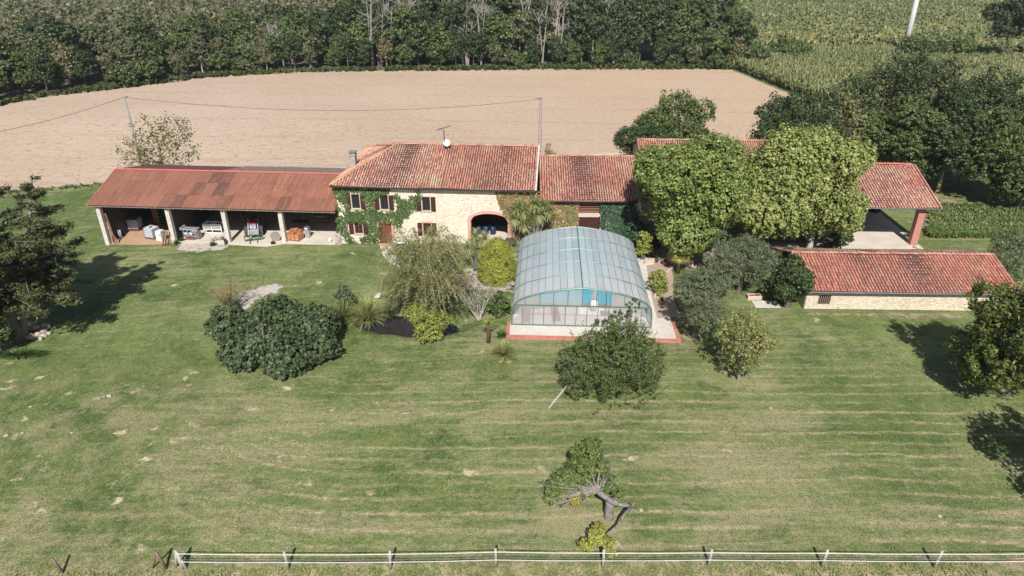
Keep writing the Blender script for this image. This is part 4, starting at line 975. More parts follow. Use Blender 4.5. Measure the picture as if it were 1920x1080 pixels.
for k, (px, py, s) in enumerate([(205, 743, .2), (195, 744, .12), (1036, 1022, .0), (12, 817, .16), (42, 812, .14), (57, 763, .13), (135, 812, .12), (1762, 968, .12), (1202, 957, .13)]):
    if s:
        p = G(px, py); mb = MB(); rock(mb, (0, 0, 0), s, rng, .35); tag(mb.build('stone', M['rock'], None, True, p + Vector((0, 0, s * .15))),
          {0: 'larger of two pale stones side by side on the left lawn', 1: 'smaller of two pale stones side by side on the left lawn', 3: 'pale flat stone lying at the left edge of the photo', 4: 'pale stone just right of the flat stone at the left edge', 5: 'small pale stone alone above the pair at the left edge', 6: 'small pale stone on the left lawn straight below the pair of stones', 7: 'pale stone on the grass at lower right near the fence', 8: 'pale stone just right of the broken apple trunk'}[k], 'stone')

# ------------------------------------------------------------------ front fence
FP = [(541, 1066), (732, 1066), (930, 1062), (1130, 1063), (1328, 1061), (1541, 1062), (1752, 1064)]
fence = thing('paddock_fence', 'long white tape and wire fence on weathered wooden posts along the front lawn', 'fence', (0, 0, 0))
tops = []
lean = [-.05, .06, -.01, .0, .03, .04, .06, -.02]
for k, (px, py) in enumerate(FP + [(1960, 1064)]):
    p = G(px, py); dx = lean[k]; q = p + Vector((dx, rng.normal() * .03, 1.12 + rng.normal() * .03))
    mb = MB().tube([p - Vector((0, 0, .1)), p.lerp(q, .5) + Vector((rng.normal() * .01, 0, 0)), q], [.07, .065, .06], 8); mb.build('post', M['fencepost'], fence, True); tops.append((p, q))
s0 = G(350, 1066); s0t = s0 + Vector((-.35, .1, 1.1))
MB().tube([s0 - Vector((0, 0, .1)), s0t], [.08, .07], 8).build('post', M['fencepost'], fence, True)
MB().tube([G(331, 1063), s0t - Vector((0, 0, .08))], [.06, .05], 7).build('brace', M['fencepost'], fence, True)
MB().tube([G(343, 1068), s0t - Vector((0, 0, .25))], [.055, .05], 7).build('brace', M['fencepost'], fence, True)
runs = [(s0, s0t)] + tops
for h, w_, m_ in ((.97, .032, 'white'), (.62, .014, 'zinc'), (.48, .022, 'white')):
    mb = MB()
    for (a, at_), (b, bt) in zip(runs, runs[1:]):
        p, q = a.lerp(at_, h / 1.12) + Vector((0, -.075, 0)), b.lerp(bt, h / 1.12) + Vector((0, -.075, 0)); mid = p.lerp(q, .5) - Vector((0, 0, .025))
        mb.bar(p, mid, .02, w_).bar(mid, q, .02, w_)
    mb.build('fence_tape' if m_ == 'white' else 'fence_wire', M[m_], fence)
t = thing('fence_corner', 'braced grey wooden post standing just left of where the fence begins', 'post', (0, 0, 0))
a = G(312, 1066); b = a + Vector((-.3, .05, 1.1)); MB().tube([a, b], [.075, .07], 8).build('post', M['oldpost'], t, True)
MB().tube([G(288, 1064), b - Vector((0, 0, .1))], [.05, .045], 7).build('brace', M['oldpost'], t, True)
a = G(118, 1074); b = a + Vector((-.3, .05, .95)); tag(MB().tube([a, b], [.075, .065], 8).build('post', M['oldpost'], None, True), 'lone old leaning post at bottom left of the lawn', 'post')

# white rail fence behind the buildings
bf = thing('rear_fence', 'thin white rail fence at the edge of the bare field behind the shed', 'fence', (0, 0, 0)); pts = []
for k in range(9): x = -34 + k * 6.2; y = 80.5 + k * .95 + .3 * math.sin(k); pts.append(Vector((x, y, Tz(x, y))))
for p in pts: MB().tube([p, p + Vector((0, 0, 1.3))], .06, 6).build('post', M['white'], bf)
for h in (.75, 1.2):
    mb = MB()
    for p, q in zip(pts, pts[1:]): mb.bar(p + Vector((0, -.06, h)), q + Vector((0, -.06, h)), .03, .05)
    mb.build('rail', M['white'], bf)
# ------------------------------------------------------------------ poles and cable
x, y = V(265, 312, 78)[0], 78; xt = V(233, 181, 78)
pole = thing('utility_pole', 'slim grey concrete utility pole behind the left end of the shed', 'utility pole', (xt.x, 78, Tz(x, 78)))
ph = xt.z - pole.location.z; MB().tube([(0, 0, -.2), (0, 0, ph)], [.17, .1], 10).build('shaft', M['polegrey'], pole, True)
MB().bar((-.15, 0, ph - .1), (.3, 0, ph - .1), .05).cyl((.3, 0, ph - .15), (.3, 0, ph + .05), .04).build('bracket', M['darkmetal'], pole)
lt = V(1014, 184, 80); lp = thing('lattice_pole', 'ladder like concrete pole standing behind the farmhouse and barn', 'utility pole', (lt.x, 80, 0)); lh = lt.z
for s in (-1, 1): MB().tube([(s * .2, 0, -.2), (s * .12, 0, lh)], [.05, .045], 6).build('upright', M['polegrey'], lp)
mb = MB()
for k in range(22): z = .4 + k * lh / 22.5; w_ = .2 - .08 * z / lh; mb.box(-w_, w_, -.03, .03, z - .05, z + .05)
mb.build('rungs', M['polegrey'], lp)
MB().bar((-.5, 0, lh - .12), (.15, 0, lh - .02), .07).build('cross_arm', M['darkmetal'], lp)
def cable(name, lab, p, q, sag, r=.022):
    p, q = Vector(p), Vector(q); pts = [p.lerp(q, k / 24) - Vector((0, 0, sag * 4 * (k / 24) * (1 - k / 24))) for k in range(25)]
    tag(MB().tube(pts, r, 5).build(name, M['darkmetal']), lab, 'cable')
cable('overhead_cable', 'sagging dark cable strung between the two poles over the bare field', (xt.x + .3, 78, xt.z - .1), (lt.x - .5, 80, lh - .15), 1.35)
e = V(-60, 258, 70); cable('overhead_cable', 'dark cable running from the left pole out past the left edge', (xt.x - .15, 78, xt.z - .1), e, .35)

# ------------------------------------------------------------------ white mast far right
mp = G(1693, 104); mt = thing('mast', 'tall white tapering mast rising beyond the dark trees at upper right', 'mast', mp)
MB().tube([(0, 0, 0), (0, 0, 12), (0, 0, 34)], [.78, .62, .3], 20).build('tube', M['white'], mt, True)
MB().lathe([(1.3, -.1), (1.3, .25), (1.0, .3), (.8, .32)], n=20).build('footing', M['conc'], mt)

# ------------------------------------------------------------------ small garden things
tag(bev(MB().box(-1.0, 1.0, -.55, .55, 0, .07).build('paving_slab', M['deck'], None, False, G(1436, 571)), .02), 'flat grey paving slab on the grass left of the dark laurel', 'slab')
t = thing('stone_planter', 'small white stone planter behind the grey paving slab', 'planter', G(1413, 560)); wall_holes(-.55, .55, 0, .35, [], -.25, -.18).build('side', M['render'], t); MB().box(-.55, .55, .18, .25, 0, .35).build('side', M['render'], t)
MB().box(-.55, -.47, -.18, .18, 0, .35).build('end', M['render'], t); MB().box(.47, .55, -.18, .18, 0, .35).build('end', M['render'], t); MB().box(-.47, .47, -.18, .18, .02, .28).build('soil', M['brown_post'], t)
for k, (px, py, s_, lab) in enumerate(((1222, 530, .24, 'terracotta pot beside the right wall of the pool shelter'), (1240, 574, .2, 'terracotta pot on the paved path right of the pool shelter'), (1246, 500, .22, 'terracotta pot by the fan palm'), (1704, 446, .2, 'dark pot on the inner side of the brick pillar'))):
    t = thing('plant_pot', lab, 'pot', G(px, py) + Vector((0, 0, .16))); MB().lathe([(s_ * .65, 0), (s_, s_ * 1.5), (s_ * 1.12, s_ * 1.5), (s_ * 1.12, s_ * 1.75), (s_ * .9, s_ * 1.75), (s_ * .85, s_ * 1.4)], n=14).build('pot', M['tyre'] if k == 3 else M['orangewall'], t, True)
    v_, f_ = merge([blades(np.random.default_rng(60 + k), (0, 0, s_ * 1.5), 34, .5, .06, (20, 85), .8, 4)]); npmesh('leaves', v_, f_, L['ivy'], t)
t = thing('low_curb', 'low white rendered curb wall behind the pool terrace path', 'wall', (0, 0, 0)); pts = gp((1208, 498), (1235, 492), (1262, 494), (1300, 498)); mb = MB()
for a_, b_ in zip(pts, pts[1:]): mb.bar((*a_, .25), (*b_, .25), .25, .5)
mb.build('wall', M['render'], t)
t = thing('curved_edging', 'curved pale concrete edging beside the paved path right of the pool', 'edging', (0, 0, 0)); pts = gp((1228, 560), (1236, 540), (1250, 518), (1262, 505)); mb = MB()
for a_, b_ in zip(pts, pts[1:]): mb.bar((*a_, .24), (*b_, .24), .14, .3)
mb.build('edging', M['render'], t)

# ------------------------------------------------------------------ bench
b = G(762, 461); bt = thing('garden_bench', 'white slatted bench against the farmhouse wall right of the front door', 'bench', b, math.radians(HY))
s = MB(); [s.box(-.75, .75, -.35 + .1 * k, -.27 + .1 * k, .43, .46) for k in range(4)]; s.build('seat', M['white'], bt)
s = MB(); [s.box(-.75, .75, .06, .09, .52 + .1 * k, .6 + .1 * k) for k in range(4)]; s.build('backrest', M['white'], bt)
for x in (-.68, .68):
    for y, h in ((-.32, .43), (.06, .9)): MB().box(x - .03, x + .03, y - .03, y + .03, 0, h).build('leg', M['white'], bt)
w = L2W(-10.7, -.55, HO, HY); bt.location = (w[0], w[1], Tz(*w))

# ------------------------------------------------------------------ things in the open shed
def at_shed(px, py): return G(px, py) + Vector((0, 0, .03))
def pallet(name, lab, loc, rz, cat='pallet', parent=None, mat='plank', w=1.2, d=1.0):
    t = thing(name, lab, cat, loc, rz) if not parent else None; par_ = t or parent
    m = MB(); [m.box(-w / 2, w / 2, -d / 2 + i * (d - .1) / 5, -d / 2 + i * (d - .1) / 5 + .1, .1, .13) for i in range(6)]; m.build('deck_boards', M[mat], par_)
    m = MB(); [m.box(x - .05, x + .05, -d / 2, d / 2, .0, .1) for x in (-w / 2 + .05, 0, w / 2 - .05)]; m.build('runners', M[mat], par_)
    return t
def ibc(lab, loc, rz, z0=0, base=True):
    t = thing('liquid_tank', lab, 'tank', loc, rz, None)
    w, d, h = .58, .5, 1.0
    bev(MB().box(-w + .03, w - .03, -d + .03, d - .03, .14, h + .1).build('bottle', M['whiteplastic'], t), .06, 3)
    c = MB()
    for k in range(8):
        x = -w + 2 * w * k / 7
        c.bar((x, -d, .12), (x, -d, h + .13), .022).bar((x, d, .12), (x, d, h + .13), .022)
    for k in range(6):
        y = -d + 2 * d * k / 5
        c.bar((-w, y, .12), (-w, y, h + .13), .022).bar((w, y, .12), (w, y, h + .13), .022)
    for k in range(6):
        z = .14 + (h - .02) * k / 5
        c.bar((-w, -d, z), (w, -d, z), .022).bar((-w, d, z), (w, d, z), .022).bar((-w, -d, z), (-w, d, z), .022).bar((w, -d, z), (w, d, z), .022)
    c.build('cage', M['galv'], t)
    MB().lathe([(.16, h + .1), (.16, h + .16), (.1, h + .17)], n=14).build('lid', M['darkmetal'], t)
    MB().box(-w, w, -d, d, .02, .12).build('base', M['darkmetal'], t)
    return t
p = at_shed(283, 449); p.y += .5; ibc('white caged liquid tank standing on the earth floor near the second pillar', p, -.35)
p = at_shed(252, 434); p.y += .4; pallet('pallet_stack', 'wooden pallet under the caged tank in the dark left bay', p, -.05)
p2 = p + Vector((0, .05, .14)); ibc('shaded caged liquid tank raised on a pallet at the back of the left bay', p2, -.05)
p = at_shed(227, 447); tag(MB().lathe([(.14, 0), (.15, .02), (.15, .86), (.13, .9)], n=14).build('drum', M['whiteplastic'], None, True, p), 'narrow white upright drum near the leftmost pillar', 'drum')
p = at_shed(304, 452); t = thing('fridge', 'white box freezer standing half behind the second pillar', 'freezer', p, -.2)
bev(MB().box(-.3, .3, -.3, .3, .03, 1.15).build('cabinet', M['white'], t), .03); MB().box(-.3, .3, -.34, -.305, .1, 1.1).build('door', M['white'], t); MB().box(.18, .22, -.38, -.342, .6, .9).build('handle', M['darkmetal'], t)
for k, (a, b, m_, w_, lab) in enumerate((((218, 458), (196, 400), 'plank', .14, 'long brown plank leaning beside the leftmost pillar'), ((222, 457), (201, 424), 'greyplank', .24, 'wide grey board leaning beside the leftmost pillar'), ((212, 457), (200, 415), 'greyplank', .12, 'narrow grey plank leaning between pillar and wide board'))):
    q = at_shed(*a); top = PL(b[0], b[1], (HO[0], HO[1] + .5), HY); tw = L2W(top[0], .5, HO, HY); tag(MB().bar(q, (tw[0], tw[1], top[1]), w_, .04).build('plank', M[m_]), lab, 'plank')
for k, (px, lab) in enumerate(((309, 'leftmost of the brown poles leaning on the second pillar'), (314, 'middle of the brown poles leaning on the second pillar'), (319, 'rightmost of the brown poles leaning on the second pillar'))):
    q = at_shed(px - 4, 461 - k * .3); tag(MB().tube([q, q + Vector((.22, .1, .7)), q + Vector((.36, .3, 1.35))], [.06, .055, .04], 7).build('pole', M['brown_post']), lab, 'pole', 'poles leaning on the second pillar')
# orange crates and a green rack at the back of bay one
p = at_shed(292, 424); p.y += 1.0; t = thing('crate_stack', 'tall orange wooden crates at the back beside the green rack', 'crate', p, -.05)
for k in range(3): bev(MB().box(-.45, .45, -.35, .35, k * .62, k * .62 + .6).build('crate', M['orange'], t), .02)
p = at_shed(306, 428); p.y += .8; t = thing('rack', 'green slatted rack standing behind the second pillar', 'rack', p, -.05)
for x in (-.5, .5): MB().box(x - .05, x + .05, -.3, .3, 0, 1.9).build('side', M['greenpaint'], t)
for k in range(6): MB().box(-.45, .45, -.3, .3, .15 + k * .32, .2 + k * .32).build('shelf', M['greenpaint'], t)
# bay two: galvanised machine, mesh gate, spare parts
p = at_shed(358, 450); p.y += .35; t = thing('farm_implement', 'grey galvanised implement with wheels and a flat top on a pallet', 'implement', p, math.radians(-6))
m = MB().box(-.85, .8, -.35, .4, 1.0, 1.12).box(-.9, -.7, -.4, .45, 1.0, 1.28); bev(m.build('top_plate', M['galv'], t), .03)
m = MB(); [m.bar((x, -.3, .25), (x, -.3, 1.0), .06).bar((x, .35, .25), (x, .35, 1.0), .06) for x in (-.6, -.2, .2, .55)]; m.bar((-.7, -.3, .35), (.7, -.3, .35), .08).bar((-.7, -.3, .75), (.7, -.3, .7), .06); m.build('frame', M['galv'], t)
for x in (-.45, .1): MB().cyl((x, -.36, .55), (x, -.28, .55), .24, n=18).build('disc', M['galv'], t, True)
MB().prism([(.6, .15), (1.0, .15), (.86, .8), (.66, .8)], -.35, .3, 'y').build('hopper', M['zinc'], t)
pallet('x', None, None, 0, parent=t)
p = at_shed(398, 440); p.y += .3; t = thing('mesh_crate', 'white metal framed mesh panel crate left of the third pillar', 'crate', p, math.radians(-5))
m = MB()
for x in (-.95, -.05, .95): m.bar((x, 0, 0), (x, 0, 1.0), .07).bar((x, .7, 0), (x, .7, 1.0), .07).bar((x, 0, 1.0), (x, .7, 1.0), .06)
for z in (.05, .42, 1.0): m.bar((-.95, 0, z), (.95, 0, z), .08).bar((-.95, .7, z), (.95, .7, z), .07)
m.build('frame', M['white'], t); MB().box(-.9, .9, .01, .02, .46, .96).build('mesh_panel', M['galv'], t)
p = at_shed(408, 452); p.y += .1; t = thing('cultivator', 'small grey cultivator lying low in front of the mesh crate', 'implement', p, .4)
m = MB().bar((-.7, 0, .2), (.6, 0, .32), .08).bar((-.5, -.3, .25), (-.1, .35, .3), .06)
for k in range(5): x = -.6 + k * .28; m.tube([(x, 0, .25), (x + .1, .1, .4), (x + .15, -.15, .28), (x + .12, -.2, .03)], .025, 5)
m.build('tines', M['galv'], t); MB().cyl((.45, -.1, .18), (.45, -.02, .18), .18, n=14).build('wheel', M['tyre'], t)
# bay three: tractor with loader, old wheel
p = at_shed(470, 447); p.y += 1.4
tr = thing('tractor', 'dusty tractor with red and grey bonnet and front loader parked under the shed', 'tractor', p, math.radians(-172 + 180 + 8))
def wheel(parent, x, y, r, w_):
    m = MB(); prof_ = [(r * .55, -w_ / 2), (r * .93, -w_ / 2), (r, -w_ * .35), (r, w_ * .35), (r * .93, w_ / 2), (r * .55, w_ / 2)]
    n = 22; b = 0
    for (rr, yy) in prof_:
        for k in range(n):
            a = 2 * math.pi * k / n; m.v.append((yy + x, y + rr * math.cos(a), r + rr * math.sin(a)))
    for i in range(5):
        for k in range(n): m.f.append((i * n + k, i * n + (k + 1) % n, (i + 1) * n + (k + 1) % n, (i + 1) * n + k))
    for k in range(n):
        a = 2 * math.pi * k / n; c = Vector((x, y + r * math.cos(a), r + r * math.sin(a))); m.bar(c + Vector((-w_ / 2, .0, 0)), c + Vector((w_ / 2, 0, 0)), .05, .05)
    wh = m.build('wheel', M['tyre'], parent, False)
    MB().cyl((x - w_ * .3, y, r), (x + w_ * .3, y, r), r * .56, n=18).build('rim', M['redpaint'], wh); return wh
# tractor faces -y (towards the lawn)
for sx in (-.85, .85): wheel(tr, sx, 1.5, .78, .45)
for sx in (-.72, .72): wheel(tr, sx, -.75, .5, .32)
bev(MB().box(-.32, .32, -1.2, .6, .75, 1.42).build('bonnet', M['redpaint'], tr), .06)
MB().box(-.3, .3, -1.26, -1.19, .72, 1.4).build('grille', M['galv'], tr)
for sx in (-.17, .17): MB().cyl((sx, -1.29, 1.12), (sx, -1.25, 1.12), .08, n=12).build('headlight', M['white'], tr)
MB().box(-.25, .25, -1.0, 1.9, .45, .75).build('chassis', M['darkmetal'], tr)
m = MB(); [m.bar((x, y, .9), (x * .92, y, 2.35), .07) for x in (-.6, .6) for y in (.65, 1.85)]; m.build('cab_frame', M['darkmetal'], tr)
bev(MB().box(-.65, .65, .55, 1.95, 2.33, 2.43).build('cab_roof', M['zinc'], tr), .04)
MB().box(-.25, .25, 1.2, 1.65, 1.0, 1.1).box(-.25, .25, 1.6, 1.7, 1.1, 1.55).build('seat', M['black'], tr)
for sx in (-.85, .85): bev(MB().box(sx - .22, sx + .22, .95, 2.1, 1.58, 1.64).build('mudguard', M['redpaint'], tr), .03)
for sx in (-.46, .46): MB().bar((sx, .4, 1.55), (sx, -1.0, 1.2), .1, .14).bar((sx, -1.0, 1.2), (sx, -2.1, .4), .1, .14).bar((sx, .35, .6), (sx, .35, 1.6), .1, .12).bar((sx, .3, .95), (sx, -1.2, .75), .05).build('loader_arm', M['galv'], tr)
MB().bar((-.46, -1.5, .85), (.46, -1.5, .85), .1, .1).box(-.42, .42, -1.75, -1.5, .45, .85).build('loader_beam', M['galv'], tr)
m = MB()
for z in (.14, .62): m.bar((-.85, -2.2, z), (.85, -2.2, z), .09, .08)
for x in (-.85, -.4, .4, .85): m.bar((x, -2.2, .12), (x, -2.2, .64), .08)
for x in (-.35, .35): m.bar((x, -2.2, .1), (x, -3.0, .06), .08, .05)
m.build('fork_carriage', M['greenpaint'], tr)
p = at_shed(518, 452); t = thing('cable_reel', 'old wooden wheel shaped reel leaning by the fourth pillar', 'reel', p, .5)
for y in (-.16, .12): MB().cyl((0, y, .45), (0, y + .06, .45), .45, n=22).build('flange', M['greyplank'], t)
MB().cyl((0, -.1, .45), (0, .12, .45), .28, n=18).build('core', M['plank'], t)
# bay four: roof tiles on a pallet, machine, boxes
p = at_shed(553, 452); p.y += .4; t = thing('tile_pallet', 'pallet stacked with orange roof tiles right of the fourth pillar', 'tile stack', p, -.3)
pallet('x', None, None, 0, parent=t, w=1.35, d=1.1)
rng = np.random.default_rng(8)
tl_ = leafmat('stacked_tiles', [(168, 112, 78), (148, 92, 64), (186, 136, 102), (138, 86, 62)], 0, .9)
for (x, y, n) in ((-.45, -.3, 9), (0, -.3, 10), (.42, -.25, 8), (-.45, .25, 11), (.0, .25, 12), (.42, .28, 11)):
    m = MB(); [m.box(x - .19 + rng.normal() * .015, x + .19 + rng.normal() * .015, y - .24, y + .24, .14 + k * .075, .14 + k * .075 + .066, rz=rng.normal() * .05) for k in range(n)]; m.build('tile_stack', tl_, t)
p = at_shed(577, 447); p.y += .2; t = thing('machine_cabinet', 'small grey metal cabinet beside the pallet of orange tiles', 'cabinet', p, -.2)
bev(MB().box(-.22, .22, -.2, .2, .0, .85).build('body', M['galv'], t), .02); bev(MB().box(-.25, .25, -.22, .22, .86, 1.15).build('top', M['zinc'], t), .03); MB().box(-.15, .15, -.235, -.225, .95, 1.08).build('panel', M['white'], t)
p = at_shed(560, 436); p.y += .8; t = thing('workbench', 'dark workbench with a blue machine behind the tile pallet', 'workbench', p, 0)
MB().box(-.9, .9, -.35, .35, .82, .9).build('top', M['darkmetal'], t); [MB().box(x - .04, x + .04, y - .04, y + .04, 0, .82).build('leg', M['darkmetal'], t) for x in (-.8, .8) for y in (-.28, .28)]
p3 = p + Vector((-.1, 0, .9)); t = thing('compressor', 'blue compressor standing on the dark workbench', 'compressor', p3, .2)
MB().cyl((-.25, 0, .2), (.25, 0, .2), .16, n=14).build('tank', M['blue'], t, True); MB().box(-.1, .12, -.1, .1, .34, .5).build('motor', M['blue'], t)
p = at_shed(598, 428); p.y += 1.2; tag(MB().tube([(-.6, 0, .25), (.6, .1, .25)], .22, 12).build('rolled_mat', M['plank'], None, True, p + Vector((0, 0, .55))), 'pale rolled mat lying in the dark right bay', 'roll')
w = p + Vector((0, 0, 0)); t = thing('trestle', 'dark low trestle carrying the pale rolled mat', 'trestle', w, 0)
MB().box(-.75, .75, -.3, .35, .5, .56).build('top', M['greyplank'], t); [MB().box(x - .04, x + .04, -.25, .3, 0, .5).build('leg', M['greyplank'], t) for x in (-.6, .6)]
p = at_shed(619, 454); t = thing('bucket', 'white bucket with dark inside by the right end of the shed', 'bucket', p)
MB().lathe([(.13, 0), (.18, .34), (.165, .34), (.12, .03)], n=14).build('pail', M['whiteplastic'], t, True)
for k, dx in enumerate((0, .16, .3)):
    q = at_shed(629, 460) + Vector((dx, 0, 0)); tag(MB().tube([q, q + Vector((.12, .35, .95 - .15 * k))], [.035, .03], 6).build('stick', M['greyplank']), ('leftmost thin stick leaning at the left corner of the farmhouse', 'middle thin stick leaning at the left corner of the farmhouse', 'rightmost thin stick leaning at the left corner of the farmhouse')[k], 'stick', 'sticks leaning at the house corner')
p = at_shed(424, 459); tag(MB().box(-.1, .1, -.1, .1, 0, .5).box(-.13, .13, -.13, .13, .5, .54).build('post_stub', M['darkmetal'], None, False, p), 'short dark post stub at the foot of the third pillar', 'post')

# ================================================================== vegetation
def PT(px, py, Y=None, z=None): return G(px, py) if Y is None else V(px, py, Y)
# plane trees in front of the rear house
def plane_tree(lab, px, Y, ytop, hw, mat, seed, n=15000, h0=1.2):
    zt = V(px, ytop, Y).z; x = V(px, 380, Y).x; R = hw / pxm((x, Y, zt / 2))
    tree('plane_tree', lab, 'tree', (x, Y, 0), zt, R, mat, seed, n=n, leaf=.22, flat=1.5, h0=h0, trunk=.3, bark='palebark', nclump=420, clump=.17, k=14, low=-1.1, up=.35, rnd=.5, aspect=.8, group='plane trees before the rear house')
plane_tree('leftmost broad bright green plane tree, nearest the pool shelter', 1290, 57.0, 250, 110, 'plane', 101, 95000)
plane_tree('middle plane tree with pale leaves below the rooftop antenna', 1444, 58.2, 238, 98, 'plane2', 102, 82000)
plane_tree('rightmost plane tree beside the open carport roof', 1536, 58.8, 244, 90, 'plane2', 103, 74000)
# trees behind the buildings
def back_tree(lab, px, Y, ytop, hw, mat, seed, cat='tree', n=6000, name='broadleaf_tree', leaf=.38, group=None, h0=None, **k):
    pb = 540 - FOC * (Y * math.sin(PITCH) - CAMH * math.cos(PITCH)) / (Y * math.cos(PITCH) + CAMH * math.sin(PITCH)); x = V(px, (pb + max(0, ytop)) / 2, Y).x; z0 = Tz(x, Y); zt = V(px, ytop, Y).z; R = hw / pxm((x, Y, zt / 2))
    return tree(name, lab, cat, (x, Y, z0), zt - z0, R, mat, seed, n=n, leaf=leaf, h0=h0, nclump=190 if n > 8000 else 90, group=group, **k)
back_tree('round bushy green tree rising behind the rear house roof', 1268, 80, 168, 76, 'mid', 111, n=20000, leaf=.24, clump=.18, flat=1.4)
back_tree('small dark tree left of the rear house roof', 1202, 77, 222, 50, 'dark', 112, n=16000, leaf=.2, h0=.6)
back_tree('dark evergreen behind the middle plane tree and the antenna', 1492, 80, 176, 84, 'dark', 113, n=34000, leaf=.22, h0=.8, clump=.24, k=14)
back_tree('small dark evergreen at the left foot of the evergreen behind the planes', 1428, 78, 200, 36, 'dark', 114, n=4500, leaf=.26, h0=1)
back_tree('yellowish green tree between the evergreen and the tall dark grove', 1592, 80, 178, 44, 'brown', 115, n=5000, leaf=.3)
for k, (px, Y, yt, hw, mt, lab) in enumerate((
    (1655, 88, 92, 92, 'dark', 'tallest dark tree at the left end of the dark grove'),
    (1740, 86, 108, 64, 'grey', 'greyish tree in the middle of the dark grove'),
    (1832, 80, 124, 78, 'dark', 'tall dark tree right of centre in the dark grove'),
    (1632, 80, 205, 50, 'mid', 'lighter green tree low at the left end of the dark grove'),
    (1700, 78, 180, 56, 'mid', 'mid green tree directly above the carport roof corner'),
    (1782, 76, 190, 60, 'dark', 'dark tree standing over the shaded track behind the vegetable rows'),
    (1880, 73, 205, 66, 'mid', 'lighter green tree at the right edge above the vegetable rows'),
    (1945, 84, 150, 70, 'dark', 'dark tree cut by the right edge at the end of the grove'),
    (1925, 70, 290, 60, 'mid', 'low spreading green tree cut by the right edge beside the vegetable rows'))):
    back_tree(lab, px, Y, yt, hw * 1.08, mt, 120 + k, n=24000, leaf=.25, group='dark grove at the right', h0=1.2, k=12, bark='yellowbark', clump=.2)
back_tree('thin pale green tree behind the left end of the open shed', 300, 77, 216, 72, 'brown', 131, n=3200, leaf=.26, k=12, h0=.5, bark='yellowbark', name='thin_tree', clump=.3)
back_tree('tiny bare bush behind the barn beside the ladder like pole', 1030, 79, 268, 14, 'brown', 132, n=160, leaf=.14, name='bare_bush', cat='bush', h0=.2)
back_tree('tall dark tree at the top right corner beyond the maize', 1892, 168, -25, 48, 'dark', 133, n=7000, leaf=.6)
for k, (px, hw, yt, lab) in enumerate(((1478, 40, 72, 'dark hedge clump at the left of the maize field edge'), (1730, 42, 72, 'dark hedge clump directly right of the white mast'), (1790, 34, 76, 'dark hedge clump left of the corner tree'))):
    back_tree(lab, px, 172, yt, hw, 'mid', 140 + k, n=5000, leaf=.5, name='hedge', cat='hedge', h0=.2, group='hedge clumps at the maize edge')

# garden trees and shrubs
ptree('olive_tree', 'large grey green olive tree in front of the middle plane tree', 'tree', 1385, 545, 442, 70, 'olive', 151, n=26000, leaf=.16, h0=.7, nclump=170, clump=.25, aspect=.35, k=10)
ptree('olive_tree', 'nearer grey green olive tree right of the pool terrace', 'tree', 1303, 632, 503, 54, 'olive', 152, n=24000, leaf=.14, h0=.2, nclump=160, clump=.25, aspect=.35, k=10)
ptree('olive_tree', 'smaller olive tree squeezed between the two bigger olives', 'tree', 1342, 568, 466, 36, 'olive', 153, n=11000, leaf=.15, h0=.4, nclump=110, aspect=.35)
ptree('laurel', 'dark glossy laurel at the left end of the low outbuilding', 'shrub', 1475, 576, 478, 37, 'dark', 154, n=14000, leaf=.18, h0=.1, nclump=130, up=.1)
ptree('laurel', 'small dark shrub behind the laurel at the corner of the tiled roof', 'shrub', 1470, 520, 462, 26, 'dark', 155, n=5000, leaf=.17, h0=.1)
ptree('round_bush', 'clipped round grey green bush at the corner of the concrete floor', 'bush', 1561, 468, 447, 19, 'olive', 156, n=4000, leaf=.12, h0=.05, clump=.2)
ptree('leafy_bush', 'broad leaved bush just behind the clipped round bush', 'bush', 1572, 458, 420, 24, 'fig', 157, n=2600, leaf=.3, h0=.1)
ptree('oleander', 'pale flowering oleander at the right end of the low tiled roof', 'shrub', 1880, 520, 440, 50, 'flower', 158, n=9000, leaf=.17, h0=.1, nclump=120, aspect=.4)
ptree('young_tree', 'small sparse young tree alone on the lawn below the olives', 'tree', 1384, 713, 578, 60, 'young', 159, n=6500, leaf=.14, h0=.2, nclump=90, clump=.26, k=9, trunk=.09, bark='greybark', low=-.9)
ptree('cherry_tree', 'large leafy cherry tree at the right edge in front of the outbuilding', 'tree', 1884, 742, 512, 122, 'cherry', 160, n=48000, leaf=.24, h0=.05, nclump=190, clump=.22, k=12, aspect=.4, up=-.1, low=-1)
ptree('propped_tree', 'bushy green tree with wispy shoots in front of the pool terrace', 'tree', 1148, 742, 572, 98, 'mid', 161, n=40000, leaf=.13, h0=.1, nclump=240, clump=.17, aspect=.45, low=-.9, flat=1.1,
      blobs=pxblobs(1148, 742, ((1148, 678, 50), (1092, 690, 44), (1202, 688, 44), (1145, 716, 42), (1112, 650, 36), (1182, 640, 42), (1166, 600, 30), (1186, 574, 17), (1222, 664, 28), (1068, 668, 22), (1134, 622, 24), (1085, 716, 28), (1212, 712, 28), (1150, 650, 44))), th=.45,
      bark='greybark')
# wispy shoots on that tree
p = G(1148, 742); rng = np.random.default_rng(31); P = []; N = []; mb = MB()
root_ = [o for o in bpy.data.objects if o.name.startswith('propped_tree')][0]
for k in range(150):
    a = rng.uniform(0, 2 * math.pi); r = rng.uniform(1.2, 3.1); z0 = rng.uniform(1.0, 3.2); s = Vector((math.cos(a) * r, math.sin(a) * r, z0)); d = Vector((math.cos(a) * .7, math.sin(a) * .7, rng.uniform(.2, 1.2))).normalized(); ln = rng.uniform(.6, 1.4)
    mb.tube([s, s + d * ln], [.014, .005], 4, False)
    for j in range(22): t = rng.uniform(.1, 1.02); P.append(s + d * ln * t + Vector(rng.normal(0, .05, 3))); N.append(rng.normal(size=3) + [0, 0, .6])
mb.build('shoots', M['greybark'], root_); leaves('shoot_leaves', np.array([tuple(v) for v in P]), np.array(N), .12, L['mid'], rng, root_, .45)
